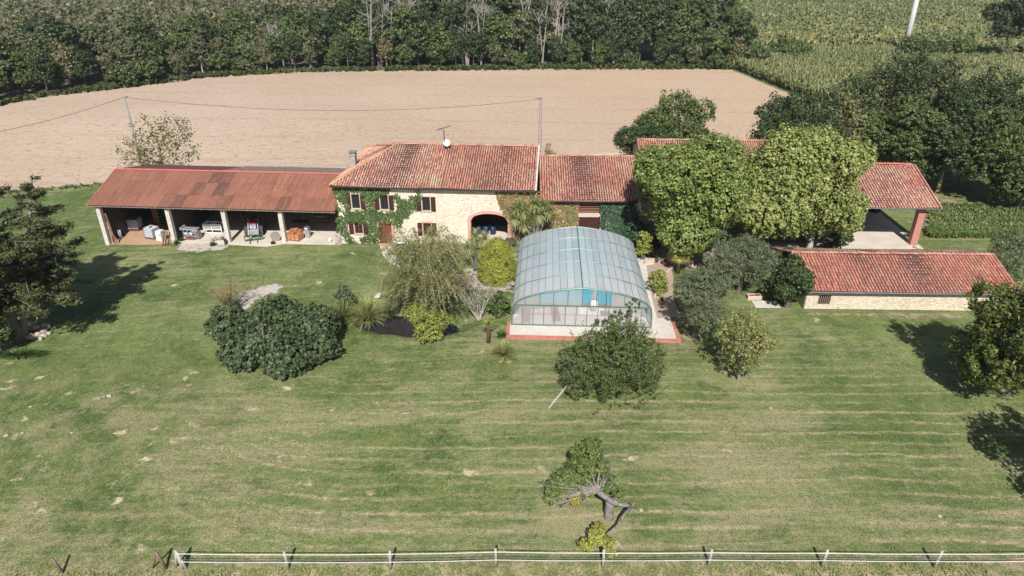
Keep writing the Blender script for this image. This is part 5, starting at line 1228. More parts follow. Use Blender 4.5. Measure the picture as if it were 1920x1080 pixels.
for k, (a, b, lab) in enumerate((((1028, 766), (1086, 718), 'longer pale pole propping the bushy tree, nearer the fence'), ((1034, 758), (1083, 716), 'shorter pale pole propping the bushy tree, just above the longer one'))):
    q = G(*a); e = G(*b); e = Vector((e.x, e.y, .75 + e.z)); tag(MB().tube([q, q.lerp(e, .5) + Vector((0, 0, .04)), e], [.05, .045, .035], 7).build('prop_pole', M['palebark'], None, True), lab, 'pole')
# fig tree, three domes
p = G(505, 688); s_ = 1 / pxm((p.x, p.y, 1.5)); bl = []
for (px, py, r, hz) in ((425, 605, 46, 2.0), (455, 655, 52, 1.4), (520, 600, 62, 2.3), (585, 610, 58, 2.2), (540, 660, 60, 1.3), (600, 650, 38, 1.3), (485, 625, 40, 1.9), (530, 690, 30, .7), (490, 640, 56, 1.6)):
    q = V(px, py, 0 + G(px, py).y - hz * 1.45); R = r * s_ * .84; bl.append((q.x - p.x, q.y - p.y, max(.55, min(q.z - p.z, 3.0)), R, R, R * .8))
tree('fig_tree', 'broad dark fig tree with three leafy domes on the lawn left of the pond', 'tree', p, 4, 4, 'fig', 170, n=30000, leaf=.24, trunk=.08, blobs=bl, nclump=260, clump=.24, bark='greybark', aspect=.85, low=-.7, rnd=.55, up=.4)
# twiggy bare shrub
def twiggy(name, lab, cat, p, h, R, mat, bark, seed, n=14, nl=900, leaf=.07, sub=6):
    rng = np.random.default_rng(seed); root = thing(name, lab, cat, p); mb = MB(); P = []
    for k in range(n):
        a = rng.uniform(0, 2 * math.pi); e = Vector((math.cos(a) * R * rng.uniform(.3, 1), math.sin(a) * R * rng.uniform(.3, 1), h * rng.uniform(.7, 1)))
        s = Vector((rng.normal() * .1, rng.normal() * .1, 0)); m = s.lerp(e, .5) + Vector((0, 0, h * .12)); mb.tube([s, m, e], [.045, .03, .008], 5, False)
        for j in range(sub):
            t = rng.uniform(.3, .95); b = s.lerp(m, t * 2) if t < .5 else m.lerp(e, t * 2 - 1); d = Vector((rng.normal(), rng.normal(), rng.uniform(.1, 1.2))).normalized() * h * rng.uniform(.15, .34)
            mb.tube([b, b + d * .5 + Vector((0, 0, .03)), b + d], [.014, .01, .004], 4, False)
            for _ in range(3):
                c = b + d * rng.uniform(.3, .9); d2 = Vector((rng.normal(), rng.normal(), rng.uniform(0, 1))).normalized() * h * .12; mb.tube([c, c + d2], [.007, .003], 3, False)
                P += [c + d2 * rng.uniform(.2, 1) for _ in range(max(1, nl // (n * sub * 3)))]
    mb.build('branches', M[bark], root)
    if nl: P = np.array([tuple(v) for v in P]); leaves('foliage', P, rng.normal(size=P.shape) + [0, 0, .5], leaf, L[mat], rng, root, .5)
    return root
p = G(432, 585); twiggy('bare_shrub', 'nearly bare twiggy brown shrub behind the fig tree beside the gravel', 'shrub', p, 2.9, 2.0, 'brown', 'yellowbark', 171, n=22, nl=900, leaf=.08)
p = G(897, 598); twiggy('thin_shrub', 'thin grey branched small tree between the pond and the pool', 'shrub', p, 3.0, 1.9, 'willow', 'palebark', 172, n=16, nl=2200, leaf=.1)
# willow: fine drooping strands
def willow(name, lab, cat, p, h, R, mat, seed, n=260, leaf=.14, lpn=34):
    rng = np.random.default_rng(seed); root = thing(name, lab, cat, p); mb = MB(); P = []; N = []
    for k in range(9):
        a = 2 * math.pi * k / 9; e = Vector((math.cos(a) * R * .5, math.sin(a) * R * .5, h * rng.uniform(.6, .85))); mb.tube([(0, 0, -.1), e * .5 + Vector((0, 0, .2)), e], [.13, .08, .03], 6, False)
    st = MB()
    for k in range(n):
        a = rng.uniform(0, 2 * math.pi); r = R * rng.uniform(.1, .62); s = Vector((math.cos(a) * r, math.sin(a) * r, h * rng.uniform(.35, .9) * (1 - .25 * (r / R) ** 2)))
        out_ = Vector((math.cos(a + rng.normal() * .5), math.sin(a + rng.normal() * .5), 0)); ln = R * rng.uniform(.35, .75); pts = []
        for j in range(7): t = j / 6; pts.append(s + out_ * ln * t + Vector((0, 0, h * .2 * math.sin(t * 2.4) - h * .13 * t * t)))
        st.tube(pts, [.012] * 6 + [.004], 3, False)
        for j in range(lpn): t = rng.uniform(0, 1) * 5.99; i = int(t); P.append(tuple(pts[i].lerp(pts[i + 1], t - i) + Vector(rng.normal(0, .09, 3)))); N.append(rng.normal(size=3) * .8 + [0, -.2, .7])
    mb.build('trunk', M['bark'], root); st.build('shoots', M['yellowbark'], root); leaves('crown', np.array(P), np.array(N), leaf, L[mat], rng, root, .3)
    return root
p = G(805, 618); willow('willow', 'large olive and silver leaved willow leaning over the pond', 'tree', p + Vector((0, .3, .1)), V(800, 448, p.y).z - p.z, 3.1, 'willow', 173, n=430, lpn=56, leaf=.15)
p = G(745, 585); willow('silver_shrub', 'silvery shrub on the left flank of the willow', 'shrub', p + Vector((0, .3, 0)), 3.0, 1.4, 'willow', 174, n=90)
ptree('yellow_shrub', 'yellow leaved shrub at the right end of the pond below the willow', 'shrub', 806, 632, 572, 44, 'yshrub', 175, n=5200, leaf=.17, h0=.05, nclump=90, aspect=.45)
ptree('green_shrub', 'bright green rounded shrub beside the left wall of the pool shelter', 'shrub', 937, 592, 548, 22, 'ivy', 176, n=4200, leaf=.14, h0=.05)
ptree('grey_bush', 'small round grey bush behind the pond grasses', 'bush', 648, 580, 530, 21, 'olive', 177, n=3200, leaf=.14, h0=.1, aspect=.5)
# golden conifer: flame shaped
p = G(933, 526); h = V(930, 450, p.y).z - p.z; R = 35 / pxm((p.x, p.y, 2)); rng = np.random.default_rng(178); root = thing('golden_conifer', 'golden yellow cone shaped conifer left of the pool shelter', 'conifer', p)
P = []; N = []
for k in range(1500):
    z = h * rng.uniform(0, 1) ** 1.25; rr = R * (1.08 * math.sqrt(max(0, 1 - (max(0, z / h - .25) / .75) ** 1.35)) if z / h > .25 else (.82 + z / h)) * rng.uniform(.86, 1.04); a = rng.uniform(0, 2 * math.pi)
    b = np.array([math.cos(a) * rr, math.sin(a) * rr, z]); q = b + rng.normal(0, .09, (15, 3)) * [1, 1, 1.3]; P.append(q); N.append(np.array([math.cos(a), math.sin(a), .5]) + rng.normal(0, .6, (15, 3)))
leaves('crown', np.concatenate(P), np.concatenate(N), .15, L['yellow'], rng, root, .4); MB().cyl((0, 0, -.1), (0, 0, h * .6), .1, .05).build('trunk', M['bark'], root)
# cordylines, fan palm, yuccas, grasses
def cordyline(lab, p, heads, seed, mat='palm', bl=.95, nb=95, name='cordyline'):
    rng = np.random.default_rng(seed); root = thing(name, lab, 'palm', p); mb = MB(); parts = []
    for (x, y, z) in heads:
        mb.tube([(x * .15, y * .15, -.1), (x * .45, y * .45, z * .45), (x * .9, y * .9, z * .85), (x, y, z)], [.13, .1, .075, .07], 8)
        parts.append(blades(rng, (x, y, z), nb, bl, .075, (-35, 85), 1.1, 5, .03))
        parts.append(blades(rng, (x, y, z - .15), nb // 3, bl * .9, .07, (-70, -20), .5, 4, .04))
    mb.build('trunk', M['greybark'], root, True); v, f = merge(parts); npmesh('crown', v, f, L[mat], root); return root
p = G(888, 512); cordyline('spiky cordyline palm with four heads behind the golden conifer', p + Vector((.2, .4, 0)), [(-.7, -.1, 2.3), (.0, .1, 3.2), (.75, .1, 3.0), (-.1, .4, 2.4), (.4, -.3, 2.2)], 181)
p = G(1000, 466); cordyline('tallest many stemmed cordyline palm at the right end of the farmhouse front', p, [(-1.7, 0, 3.0), (-1.0, .3, 3.7), (.1, .1, 4.4), (.9, .2, 4.2), (.5, -.3, 3.5), (-.9, -.4, 2.7), (1.3, .1, 3.7), (-1.5, .3, 4.0)], 182, bl=1.1, nb=100)
p = G(812, 505); cordyline('small cordyline palm rising behind the willow', p, [(-.2, 0, 1.7), (.35, .1, 2.1), (.0, -.3, 1.4)], 183, bl=.85)
def fanpalm(lab, p, h, seed):
    rng = np.random.default_rng(seed); root = thing('fan_palm', lab, 'palm', p); MB().tube([(0, 0, -.1), (.03, 0, h * .5), (0, 0, h)], [.2, .17, .14], 10).build('trunk', M['brown_post'], root, True)
    parts = []; st = MB()
    for k in range(46):
        az = rng.uniform(0, 2 * math.pi); el = math.radians(rng.uniform(-40, 75)); d = Vector((math.cos(az) * math.cos(el), math.sin(az) * math.cos(el), math.sin(el))); c = Vector((0, 0, h)) + d * rng.uniform(.55, .8)
        st.tube([(0, 0, h), c], [.018, .01], 4, False); side = Vector((-math.sin(az), math.cos(az), 0)); vs = []; fs = []
        for j in range(15):
            t = (j - 7) / 7 * 1.5; dd = (d * math.cos(t) + side * math.sin(t)); e = c + dd * .58 + Vector((0, 0, -.16 - .12 * rng.random())); w = dd.cross(d.cross(side)).normalized() * .028; m = c + dd * .3; b = len(vs)
            vs += [c, m + w, e, m - w]; fs.append((b, b + 1, b + 2, b + 3))
        parts.append((vs, fs))
    st.build('stalks', M['yellowbark'], root); v, f = merge(parts); npmesh('crown', v, f, L['palmyel'], root)
p = G(1270, 512); fanpalm('yellowing fan palm between the pool shelter and the olive trees', p, 2.2, 184)
def rosette(name, lab, cat, p, ln, n, seed, mat='palm', w=.05, spread=(5, 85), droop=.35):
    rng = np.random.default_rng(seed); root = thing(name, lab, cat, p); v, f = merge([blades(rng, (0, 0, .08), n, ln, w, spread, droop, 4, .05)]); npmesh('leaves', v, f, L[mat], root); return root
rosette('yucca', 'round spiky yucca on the lawn left of the pool terrace corner', 'yucca', G(944, 668), 1.15, 260, 185, 'reed', .075)
rosette('yucca', 'small leafy yucca just above the round one', 'yucca', G(940, 632), .6, 90, 186, 'ivy', .07)
rosette('pampas_grass', 'bright green arching grass clump at the left of the pond', 'grass clump', G(690, 605), 2.1, 420, 187, 'reed', .045, (35, 88), 1.3)
rosette('dry_grass', 'paler brownish grass clump left of the bright green one', 'grass clump', G(645, 604), 1.9, 380, 188, 'willow', .035, (35, 88), 1.3)
rosette('reeds', 'dark fringe of reeds on the far bank of the pond', 'grass clump', G(730, 592), 1.1, 160, 189, 'mid', .04, (30, 85), 1.0)
p = G(916, 642); t = thing('banana_stump', 'brown rough post with a few yellow leaves on top', 'post', p); MB().tube([(0, 0, -.1), (.02, 0, .8), (-.02, 0, 1.5)], [.16, .14, .13], 10).build('trunk', M['brown_post'], t, True)
v, f = merge([blades(np.random.default_rng(3), (0, 0, 1.5), 12, .7, .16, (20, 80), 1.0, 4)]); npmesh('leaves', v, f, L['yshrub'], t)
ptree('golden_bush', 'small golden bush at the right side of the pool shelter', 'bush', 1233, 553, 506, 20, 'yshrub', 190, n=3000, leaf=.14, h0=.05)
ptree('golden_bush', 'golden green bush under the left edge of the plane trees', 'bush', 1205, 488, 432, 18, 'yshrub', 191, n=2600, leaf=.16, h0=.2)
ptree('dark_shrub', 'dark ivy covered shrub at the right end of the barn', 'shrub', 1185, 462, 412, 24, 'ivydark', 192, n=4000, leaf=.2, h0=.1)
ptree('dark_shrub', 'dark low shrub between the barn and the far corner of the pool shelter', 'shrub', 1215, 470, 440, 22, 'dark', 193, n=3000, leaf=.18, h0=.1)
ptree('low_bush', 'low scrubby bush at the right foot of the arched porch', 'bush', 958, 462, 446, 12, 'olive', 194, n=900, leaf=.12, h0=.05)
for k, (px, py, lab) in enumerate(((332, 459, 'green weeds at the foot of the second pillar'), (400, 461, 'green weeds in front of the small cultivator'), (342, 452, 'small weed tuft inside the second bay'), (512, 458, 'small weed tuft beside the cable reel'))):
    rosette('weeds', lab, 'weeds', G(px, py), .32 if k > 1 else .5, 110, 200 + k, 'ivy', .06, (15, 85), .8)
# big conifer with two leaders
def conifer(lab, p, leaders, seed, nbs=(52,)):
    rng = np.random.default_rng(seed); root = thing('conifer', lab, 'conifer', p); mb = MB(); P = []; N = []
    for li, (lx, ly, h, R, zb, r0) in enumerate(leaders):
        nb = nbs[li % len(nbs)]; top = Vector((lx, ly, h)); mb.tube([(0, 0, -.2), (lx * .25, ly * .25, h * .3), (lx * .7, ly * .7, h * .7), top], [r0 * 1.2, r0, r0 * .55, .04], 8)
        path = lambda t: Vector((0, 0, 0)).lerp(Vector((lx * .25, ly * .25, h * .3)), t / .3) if t < .3 else Vector((lx * .25, ly * .25, h * .3)).lerp(Vector((lx * .7, ly * .7, h * .7)), (t - .3) / .4) if t < .7 else Vector((lx * .7, ly * .7, h * .7)).lerp(top, (t - .7) / .3)
        for k in range(nb):
            t = zb + (1 - zb) * (k / nb) ** .95; s = path(t); a = k * 2.4 + rng.normal() * .4; ln = R * (1 - ((t - zb) / (1 - zb)) ** 1.2 * .86) * rng.uniform(.55, 1.15)
            d = Vector((math.cos(a), math.sin(a), rng.uniform(-.05, .4))); e = s + d * ln; pts = [s, s + d * ln * .5 + Vector((0, 0, .03 * ln)), e + Vector((0, 0, -.06 * ln))]
            mb.tube(pts, [.06 * ln / R + .02, .03, .008], 4, False)
            side = Vector((-math.sin(a), math.cos(a), 0)); m = int(27 * ln)
            for j in range(m):      # twigs with flat drooping sprays
                u = rng.uniform(.15, 1.0); c = s + d * ln * u + side * rng.normal() * ln * .2 * (1.15 - u); c.z += -.06 * ln * u * u - abs(rng.normal()) * .12 + rng.normal() * .06
                q = np.array(c) + rng.normal(0, .12, (8, 3)) * [1, 1, .45]; P.append(q); N.append(rng.normal(0, .45, (8, 3)) + [0, 0, 1])
    mb.build('trunk', M['greybark'], root, True); P, N = np.concatenate(P), np.concatenate(N); leaves('crown', P, N, .23, L['pine'], rng, root, .4); return root
p = G(48, 642); zt = V(5, 262, p.y).z - p.z
conifer('big dark conifer with two leaders at the left edge beside the stone heap', p + Vector((-.5, .5, 0)), [(-1.9, -.3, zt, 6.8, .24, .36), (4.2, .8, V(134, 332, p.y + .8).z - p.z, 4.4, .3, .22), (1.8, 1.0, 6.8, 4.9, .42, .2)], 211, (70, 30, 44))
ptree('low_bush', 'tangled green bush cut by the left edge below the conifer', 'bush', 2, 665, 560, 34, 'scrub', 212, n=5000, leaf=.2, h0=.1)
rosette('tall_grass', 'patch of longer dark grass below the conifer at the left edge', 'grass clump', G(40, 668), .5, 500, 213, 'ivy', .05, (20, 85), .8).scale = (4.5, 1.4, 1)
# broken apple tree at bottom centre
p = G(1141, 970); rt = thing('broken_apple_tree', 'old broken apple tree with a split grey trunk leaning over the fence', 'tree', p); rng = np.random.default_rng(221); mb = MB()
def wp(px, py, z):
    q = G(px, py, z); r_ = ray(px, py); t = (p.z + z - CAMH) / r_[2]; return Vector((r_[0] * t - p.x, r_[1] * t - p.y, z))
mb.tube([(0, 0, -.2), (.02, 0, .2), (-.03, .02, .5), (.02, 0, .8), (-.02, .05, 1.2)], [.3, .24, .22, .23, .19], 9)
A = wp(1120, 922, 1.65); B = wp(1150, 942, 1.25); Cc = wp(1183, 950, .95)
ks = [A, A.lerp(B, .33), A.lerp(B, .66), B, B.lerp(Cc, .35), B.lerp(Cc, .7), Cc]; mb.tube([v + Vector(rng.normal(0, .035, 3)) for v in ks], [.1, .15, .12, .15, .1, .11, .05], 9)
for q in (B, Cc, Cc, Cc): mb.tube([q, q + Vector((rng.uniform(.05, .25), rng.uniform(-.1, .2), rng.uniform(0, .3)))], [.06, .01], 5)
mb.tube([Cc, wp(1168, 968, .9), wp(1160, 985, .85), wp(1140, 1003, .9)], [.09, .07, .06, .04], 7)
for (px, py, z) in ((1035, 905, 1.5), (1045, 930, 1.0), (1075, 925, 1.3), (1100, 870, 2.2), (1130, 850, 2.6), (1060, 880, 1.9), (1140, 885, 2.0), (1085, 935, .9), (1050, 950, .5)):
    e = wp(px, py, z); m = A.lerp(e, .5) + Vector((0, 0, .15)); mb.tube([A, A.lerp(m, .5) + Vector(rng.normal(0, .06, 3)), m, m.lerp(e, .5) + Vector(rng.normal(0, .08, 3)), e], [.075, .055, .035, .022, .008], 6)
    for _ in range(8): q = e + Vector(rng.normal(0, .38, 3)); mb.tube([m.lerp(e, rng.uniform(.3, .9)), q], [.016, .004], 4, False)
mb.build('trunk', M['greybark'], rt, True)
bl = [];
for (px, py, z, r) in ((1100, 850, 2.2, .75), (1120, 875, 2.0, .6), (1085, 885, 1.8, .75), (1060, 900, 1.5, .6), (1040, 915, 1.2, .5), (1035, 935, .9, .4), (1135, 905, 1.6, .5), (1095, 915, 1.4, .5), (1110, 835, 2.4, .45), (1160, 925, .9, .28)):
    e = wp(px, py, z); bl.append((*e, r, r, r * .75))
P, N = blob_points(rng, [(b[0], b[1] - .05, b[2] + .08, b[3] * 1.1, b[4] * 1.1, b[5] * 1.1) for b in bl], 15000, .24, 120, low=-.9); kp = P[:, 2] > .05; P, N = P[kp], N[kp]; leaves('crown', P, N, .12, L['apple'], rng, rt, .6)
tw = MB()
for k in range(34):
    b_ = bl[rng.integers(3, 8)]; q = Vector(b_[:3]) + Vector(rng.normal(0, b_[3] * .6, 3)); d_ = Vector((rng.normal() - .3, rng.normal() - .6, rng.uniform(-.7, .5))).normalized() * rng.uniform(.25, .6); tw.bar(A, A.lerp(q, .6), .016).bar(A.lerp(q, .6), q, .014).tube([q, q + d_ * .5, q + d_ + Vector((0, 0, -.08))], [.02, .013, .004], 4, False)
tw.build('twigs', M['palebark'], rt)
bl = [(*wp(px, py, z), r, r, r * .7) for (px, py, z, r) in ((1120, 1005, .9, .48), (1100, 1020, .7, .38), (1140, 1020, .7, .34), (1125, 990, .95, .3), (1148, 1038, .5, .22))]
P, N = blob_points(rng, bl, 2300, .35, 60, low=-.9); leaves('low_branch', P, N, .14, L['appleyel'], rng, rt, .6)
mt_ = thing('mistletoe', 'yellow ball of mistletoe hanging in the broken apple tree', 'mistletoe', p + wp(1078, 937, .95)); P, N = blob_points(rng, [(0, 0, 0, .27, .27, .27)], 900, .3, 40, low=-1.1); leaves('leaves', P, N, .08, L['mistletoe'], rng, mt_, .4)
# tree beyond the right edge whose shadow reaches into the picture
tree('dark_conifer', 'dark tree just outside the lower right edge that casts the jagged shadow', 'tree', (29.9, 24.6, 0), 9.0, 3.7, 'mid', 223, n=9000, leaf=.24, h0=.5, clump=.3, k=11)

# creepers on the farmhouse and barn
def creeper(lab, polys, o, yaw, mat, seed, dens=190, leaf=.17, name='creeper', depth=.16, stems=()):
    rng = np.random.default_rng(seed); root = thing(name, lab, 'creeper', (o[0], o[1], 0), math.radians(yaw)); P = []
    for poly in polys:
        q = np.array([PL(x, y, o, yaw) for x, y in poly]); a, b = q.min(0) - .1, q.max(0) + .1; n = int((b - a).prod() * dens); c = rng.uniform(a, b, (n, 2)); c2 = c + rng.normal(0, .09, c.shape); c = c[inpoly(c2, [tuple(v) for v in q])]; P.append(c)
    P = np.concatenate(P); f1 = np.array([mnoise.noise(Vector((x * 1.6, z * 1.6, seed))) for x, z in P]); d = .04 + depth * np.clip(.5 + f1, 0, 1.2) * rng.uniform(.3, 1, len(P))
    P3 = np.stack([P[:, 0], -d, P[:, 1]], 1); N = rng.normal(0, .45, P3.shape) + [0, -.9, .55]
    leaves('foliage', P3, N, leaf, L[mat], rng, root, .85)
    if stems:
        mb = MB()
        for st in stems:
            s2 = [PL(x, y, o, yaw) for x, y in st]; mb.tube([(u, -.06, z) for u, z in s2], .035, 5)
        mb.build('stem', M['greybark'], root)
    return root
creeper('bright green creeper spread over the left half of the farmhouse front', [
    [(622, 350), (700, 352), (730, 352), (728, 362), (714, 366), (706, 372), (688, 366), (668, 362), (655, 358), (652, 372), (644, 362), (630, 362)],
    [(624, 358), (650, 362), (654, 378), (656, 392), (650, 396), (644, 380), (630, 372)],
    [(678, 360), (706, 368), (703, 382), (706, 396), (700, 410), (714, 420), (712, 456), (678, 458), (676, 446), (688, 440), (688, 420), (672, 416), (652, 418), (646, 398), (660, 394), (680, 396), (684, 384)],
    [(700, 396), (730, 398), (745, 396), (742, 378), (738, 368), (744, 362), (752, 372), (764, 374), (772, 366), (780, 370), (782, 358), (790, 360), (788, 372), (780, 394), (770, 398), (766, 408), (755, 412), (752, 426), (742, 424), (735, 418), (714, 416), (700, 412)],
    [(628, 372), (634, 384), (640, 396), (636, 402), (630, 392)], [(632, 408), (642, 404), (650, 418), (652, 436), (660, 448), (672, 456), (660, 458), (648, 448), (632, 434)],
    [(648, 396), (660, 396), (662, 416), (650, 420)]], HO, HY, 'ivy', 231, stems=([(628, 440), (650, 452), (672, 458)], [(690, 458), (694, 420), (690, 380), (690, 352)], [(632, 362), (645, 400), (655, 440), (672, 457)], [(700, 405), (740, 405), (775, 380), (788, 355)]))
creeper('green to reddish creeper covering the right corner of the farmhouse above the arch', [
    [(928, 360), (1008, 362), (1008, 455), (968, 455), (964, 440), (960, 415), (942, 402), (936, 380)]], HO, HY, 'ivyred', 232)
creeper('red and green creeper on the barn wall left of the louvres', [[(1008, 360), (1012, 373), (1084, 377), (1083, 425), (1060, 440), (1010, 455), (1004, 420)]], BO, BY, 'ivyred', 233)
creeper('dark glossy ivy on the barn wall right of the louvres', [[(1126, 377), (1190, 377), (1198, 400), (1192, 452), (1126, 452)]], BO, BY, 'ivydark', 234, dens=230)

# ------------------------------------------------------------------ fields of maize, vegetables, verge scrub
def scatter(name, poly, n, h, hw, mat, seed, bladesn=5, wl=.09, jit=.25, rows=None):
    """n upright plants of a few arching leaves, as one mesh"""
    rng = np.random.default_rng(seed); a = np.array(poly); q = rng.uniform(a.min(0), a.max(0), (int(n * 2.2), 2))
    if rows: ang, sp = rows; c, s = math.cos(ang), math.sin(ang); u = q[:, 0] * c + q[:, 1] * s; v = -q[:, 0] * s + q[:, 1] * c; v = np.round(v / sp) * sp + rng.normal(0, .08, len(v)); q = np.stack([u * c - v * s, u * s + v * c], 1)
    q = q[inpoly(q, poly)][:n]; m = len(q); z = T(q[:, 0], q[:, 1]); base = np.concatenate([q, z[:, None]], 1)
    base = np.repeat(base, bladesn, 0); k = len(base); az = rng.uniform(0, 2 * math.pi, k); hh = h * np.repeat(rng.uniform(1 - jit, 1 + jit, m), bladesn); st = rng.uniform(0, .65, k) * hh
    d = np.stack([np.cos(az), np.sin(az), np.zeros(k)], 1); sd_ = np.stack([-np.sin(az), np.cos(az), np.zeros(k)], 1) * wl; up = np.array([0, 0, 1.])
    ln = hw * rng.uniform(.6, 1.2, k)[:, None]; p0 = base + up * st[:, None]; p1 = p0 + d * ln * .45 + up * (hh * .38)[:, None]; p2 = p0 + d * ln + up * (hh * .2)[:, None]
    v = np.stack([p0 - sd_ * .4, p0 + sd_ * .4, p1 + sd_, p1 - sd_, p2], 1).reshape(-1, 3); b = (np.arange(k) * 5)[:, None]
    f = np.concatenate([b + np.array([0, 1, 2, 3]), b + np.array([3, 2, 4, 4])]); f = f[:k]; f2 = (b + np.array([3, 2, 4]))
    o = npmesh(name, v, np.concatenate([np.concatenate([b + np.array([0, 1, 3])]), b + np.array([1, 2, 3]), f2]), L[mat]); return o
cr1 = [(50, 162), (46, 175), (48, 182), (120, 184), (118, 128), (90, 112), (66, 112), (58, 116), (54, 131)]
tag(scatter('maize', cr1, 26000, 2.3, .7, 'corn', 301, 6, .16, rows=(.1, .8)), 'near block of pale green maize between the bare field and the hedge line', 'maize', kind='stuff')
cr2 = [(45, 186), (44, 260), (62, 420), (420, 420), (170, 186)]
tag(scatter('maize', cr2, 34000, 2.5, 1.3, 'corn', 302, 5, .42), 'far maize field filling the upper right beyond the hedge line', 'maize', kind='stuff')
sheet('maize_ground', [(50, 162), (44, 186), (44, 260), (62, 430), (440, 430), (170, 186), (120, 184), (119, 128), (90, 110), (66, 110), (58, 115), (54, 131)], simple('maize_floor', (112, 118, 66), (136, 132, 84), .2, .95), .05, 12)
for k, pl_ in enumerate(([(62, 205), (110, 203), (112, 210), (64, 214)], [(88, 232), (150, 228), (152, 240), (90, 246)], [(105, 190), (150, 192), (150, 197), (105, 196)], [(66, 148), (92, 134), (98, 138), (70, 153)])):
    tag(scatter('dry_maize', pl_, 2600, 1.9, .9, 'cornyel', 310 + k, 5, .3), ('stretch of thin yellowish maize, leftmost in the far field', 'stretch of thin yellowish maize, farthest back in the field', 'stretch of yellowish maize near the white mast', 'yellowish strip of maize bordering the bare field corner')[k], 'maize', kind='stuff')
vg = gp((1742, 385), (1850, 388), (1960, 405), (1960, 440), (1850, 446), (1740, 440))
tag(scatter('vegetable_rows', vg, 2100, .5, .32, 'vegp', 320, 6, .06, jit=.8, rows=(0, 1.5)), 'rows of leafy green vegetables right of the brick pillar', 'vegetables', kind='stuff')
vg = gp((1736, 432), (1880, 434), (1880, 446), (1740, 446)); tag(scatter('squash_patch', vg, 1300, .5, .4, 'apple', 321, 6, .1), 'low yellowish leaves along the near edge of the vegetable rows', 'vegetables', kind='stuff')
sheet('garden_soil', gp((1735, 380), (1860, 384), (1980, 402), (1980, 450), (1850, 448), (1732, 446)), simple('garden_soil', (112, 116, 66), (140, 126, 92), 1, .95), .03, 1)
for k, (px, py) in enumerate([(1770 + 22 * i, 414 + (i % 3)) for i in range(7)]):
    q = G(px, py); tag(MB().tube([q, q + Vector((.03, 0, 1.15))], .022, 5).build('garden_stake', M['greyplank']), 'thin pale stake standing among the vegetable rows', 'stake', 'stakes in the vegetable rows')
e1 = gp((0, 200), (100, 181), (200, 170), (400, 146), (560, 137), (760, 134), (1000, 132), (1200, 131), (1400, 131)); e2 = [(x, y + 5 + 3 * math.sin(i)) for i, (x, y) in enumerate(e1)]
verge = [(e1[0][0] - 30, e1[0][1] - 14)] + e1 + e2[::-1] + [(e1[0][0] - 30, e1[0][1] - 5)]
mg = gp((-100, 366), (0, 360), (100, 352), (190, 344), (215, 342)); mg2 = [(x, y - 1.3) for x, y in mg]
tag(scatter('margin_weeds', mg + mg2[::-1], 260, .32, .3, 'scrub', 345, 5, .06), 'ragged weeds along the near left margin of the bare field', 'weeds', kind='stuff')
tag(scatter('verge_scrub', verge, 9000, 1.0, .7, 'scrub', 340, 6, .2), 'low green scrub along the far edge of the bare field', 'scrub', kind='stuff')
tag(scatter('fence_grass', [(-26, 20.5), (22, 20.5), (22, 22.9), (-26, 22.9)], 5200, .13, .09, 'reed', 341, 4, .016), 'tufts of dry grass growing under the paddock fence', 'grass', kind='stuff')
tag(scatter('lawn_tufts', [(-30, 23), (27, 23), (34, 42), (-1, 43), (-13, 42), (-34, 44)], 30000, .055, .07, 'lawntuft', 342, 4, .012), 'short coarse grass tufts scattered through the front lawn', 'grass', kind='stuff')

# ------------------------------------------------------------------ the wood
sheet('forest_floor', [tuple(Vector(e) + Vector((0, 3))) for e in e1] + [(60, 165), (44, 186), (44, 260), (60, 400), (-400, 400), (-220, 100), (-120, 112)], simple('leaf_litter', (96, 92, 62), (120, 108, 82), .5, .95), .06, 12)
rng = np.random.default_rng(400); protos = []
def wood_proto(mat, h, R, seed, n=2600, leaf=.62, k=8, h0=None, bark='bark'):
    r = tree('wood_tree', 'x', 'tree', (0, 0, 0), h, R * 1.15, mat, seed, n=int(n * 1.5), leaf=leaf * .85, h0=h0 or h * .18, nclump=70, clump=.27, k=k, trunk=.2, bark=bark, group='trees of the wood'); return r
def dead_proto(h, seed):
    rg = np.random.default_rng(seed); r = thing('dead_tree', 'x', 'dead tree', (0, 0, 0), 0, 'dead trees in the wood'); mb = MB(); nb = 3
    for b in range(nb):
        a = rg.uniform(0, 6.3); top = Vector((math.cos(a) * 1.4, math.sin(a) * 1.4, h * rg.uniform(.8, 1))); path = [Vector((0, 0, 0)), Vector((top.x * .2, top.y * .2, h * .35)), Vector((top.x * .6, top.y * .6, h * .7)), top]
        mb.tube(path, [.17, .14, .09, .03], 6, False)
        for j in range(7):
            t = rg.uniform(.4, .97) * 3; i = min(int(t), 2); s = path[i].lerp(path[i + 1], t - i); d = Vector((rg.normal(), rg.normal(), rg.uniform(.4, 1.6))).normalized() * rg.uniform(1.2, 3.2); e = s + d
            mb.tube([s, s + d * .5, e], [.07, .05, .015], 4, False)
            for _ in range(2): c = s + d * rg.uniform(.3, .9); mb.tube([c, c + Vector((rg.normal(), rg.normal(), rg.uniform(.2, 1.2))).normalized() * rg.uniform(.5, 1.3)], [.028, .012], 3, False)
    mb.build('branches', M['deadwood'], r); return r
WL = {'dark': 'dark green tree in the wood beyond the bare field', 'mid': 'mid green leafy tree in the wood beyond the bare field', 'grey': 'grey green tree in the wood beyond the bare field', 'brown': 'brownish thinly leaved tree in the wood beyond the bare field', 'scrub': 'low light green bush at the front of the wood'}
kinds = [('dark', 13, 3.6), ('dark', 11, 3.0), ('mid', 12, 3.4), ('mid', 9, 3.0), ('grey', 11, 3.2), ('grey', 9, 2.8), ('brown', 11, 2.9), ('brown', 8.5, 2.6), ('scrub', 4.6, 2.6), ('scrub', 3.4, 2.4)]
pr_ = [(m, h, wood_proto(m, h, R, 410 + i, n=1500 if m == 'brown' else 2900 if h > 6 else 1500, h0=.2 if m == 'scrub' else h * .06, bark='palebark' if m in ('brown', 'grey') else 'bark')) for i, (m, h, R) in enumerate(kinds)]
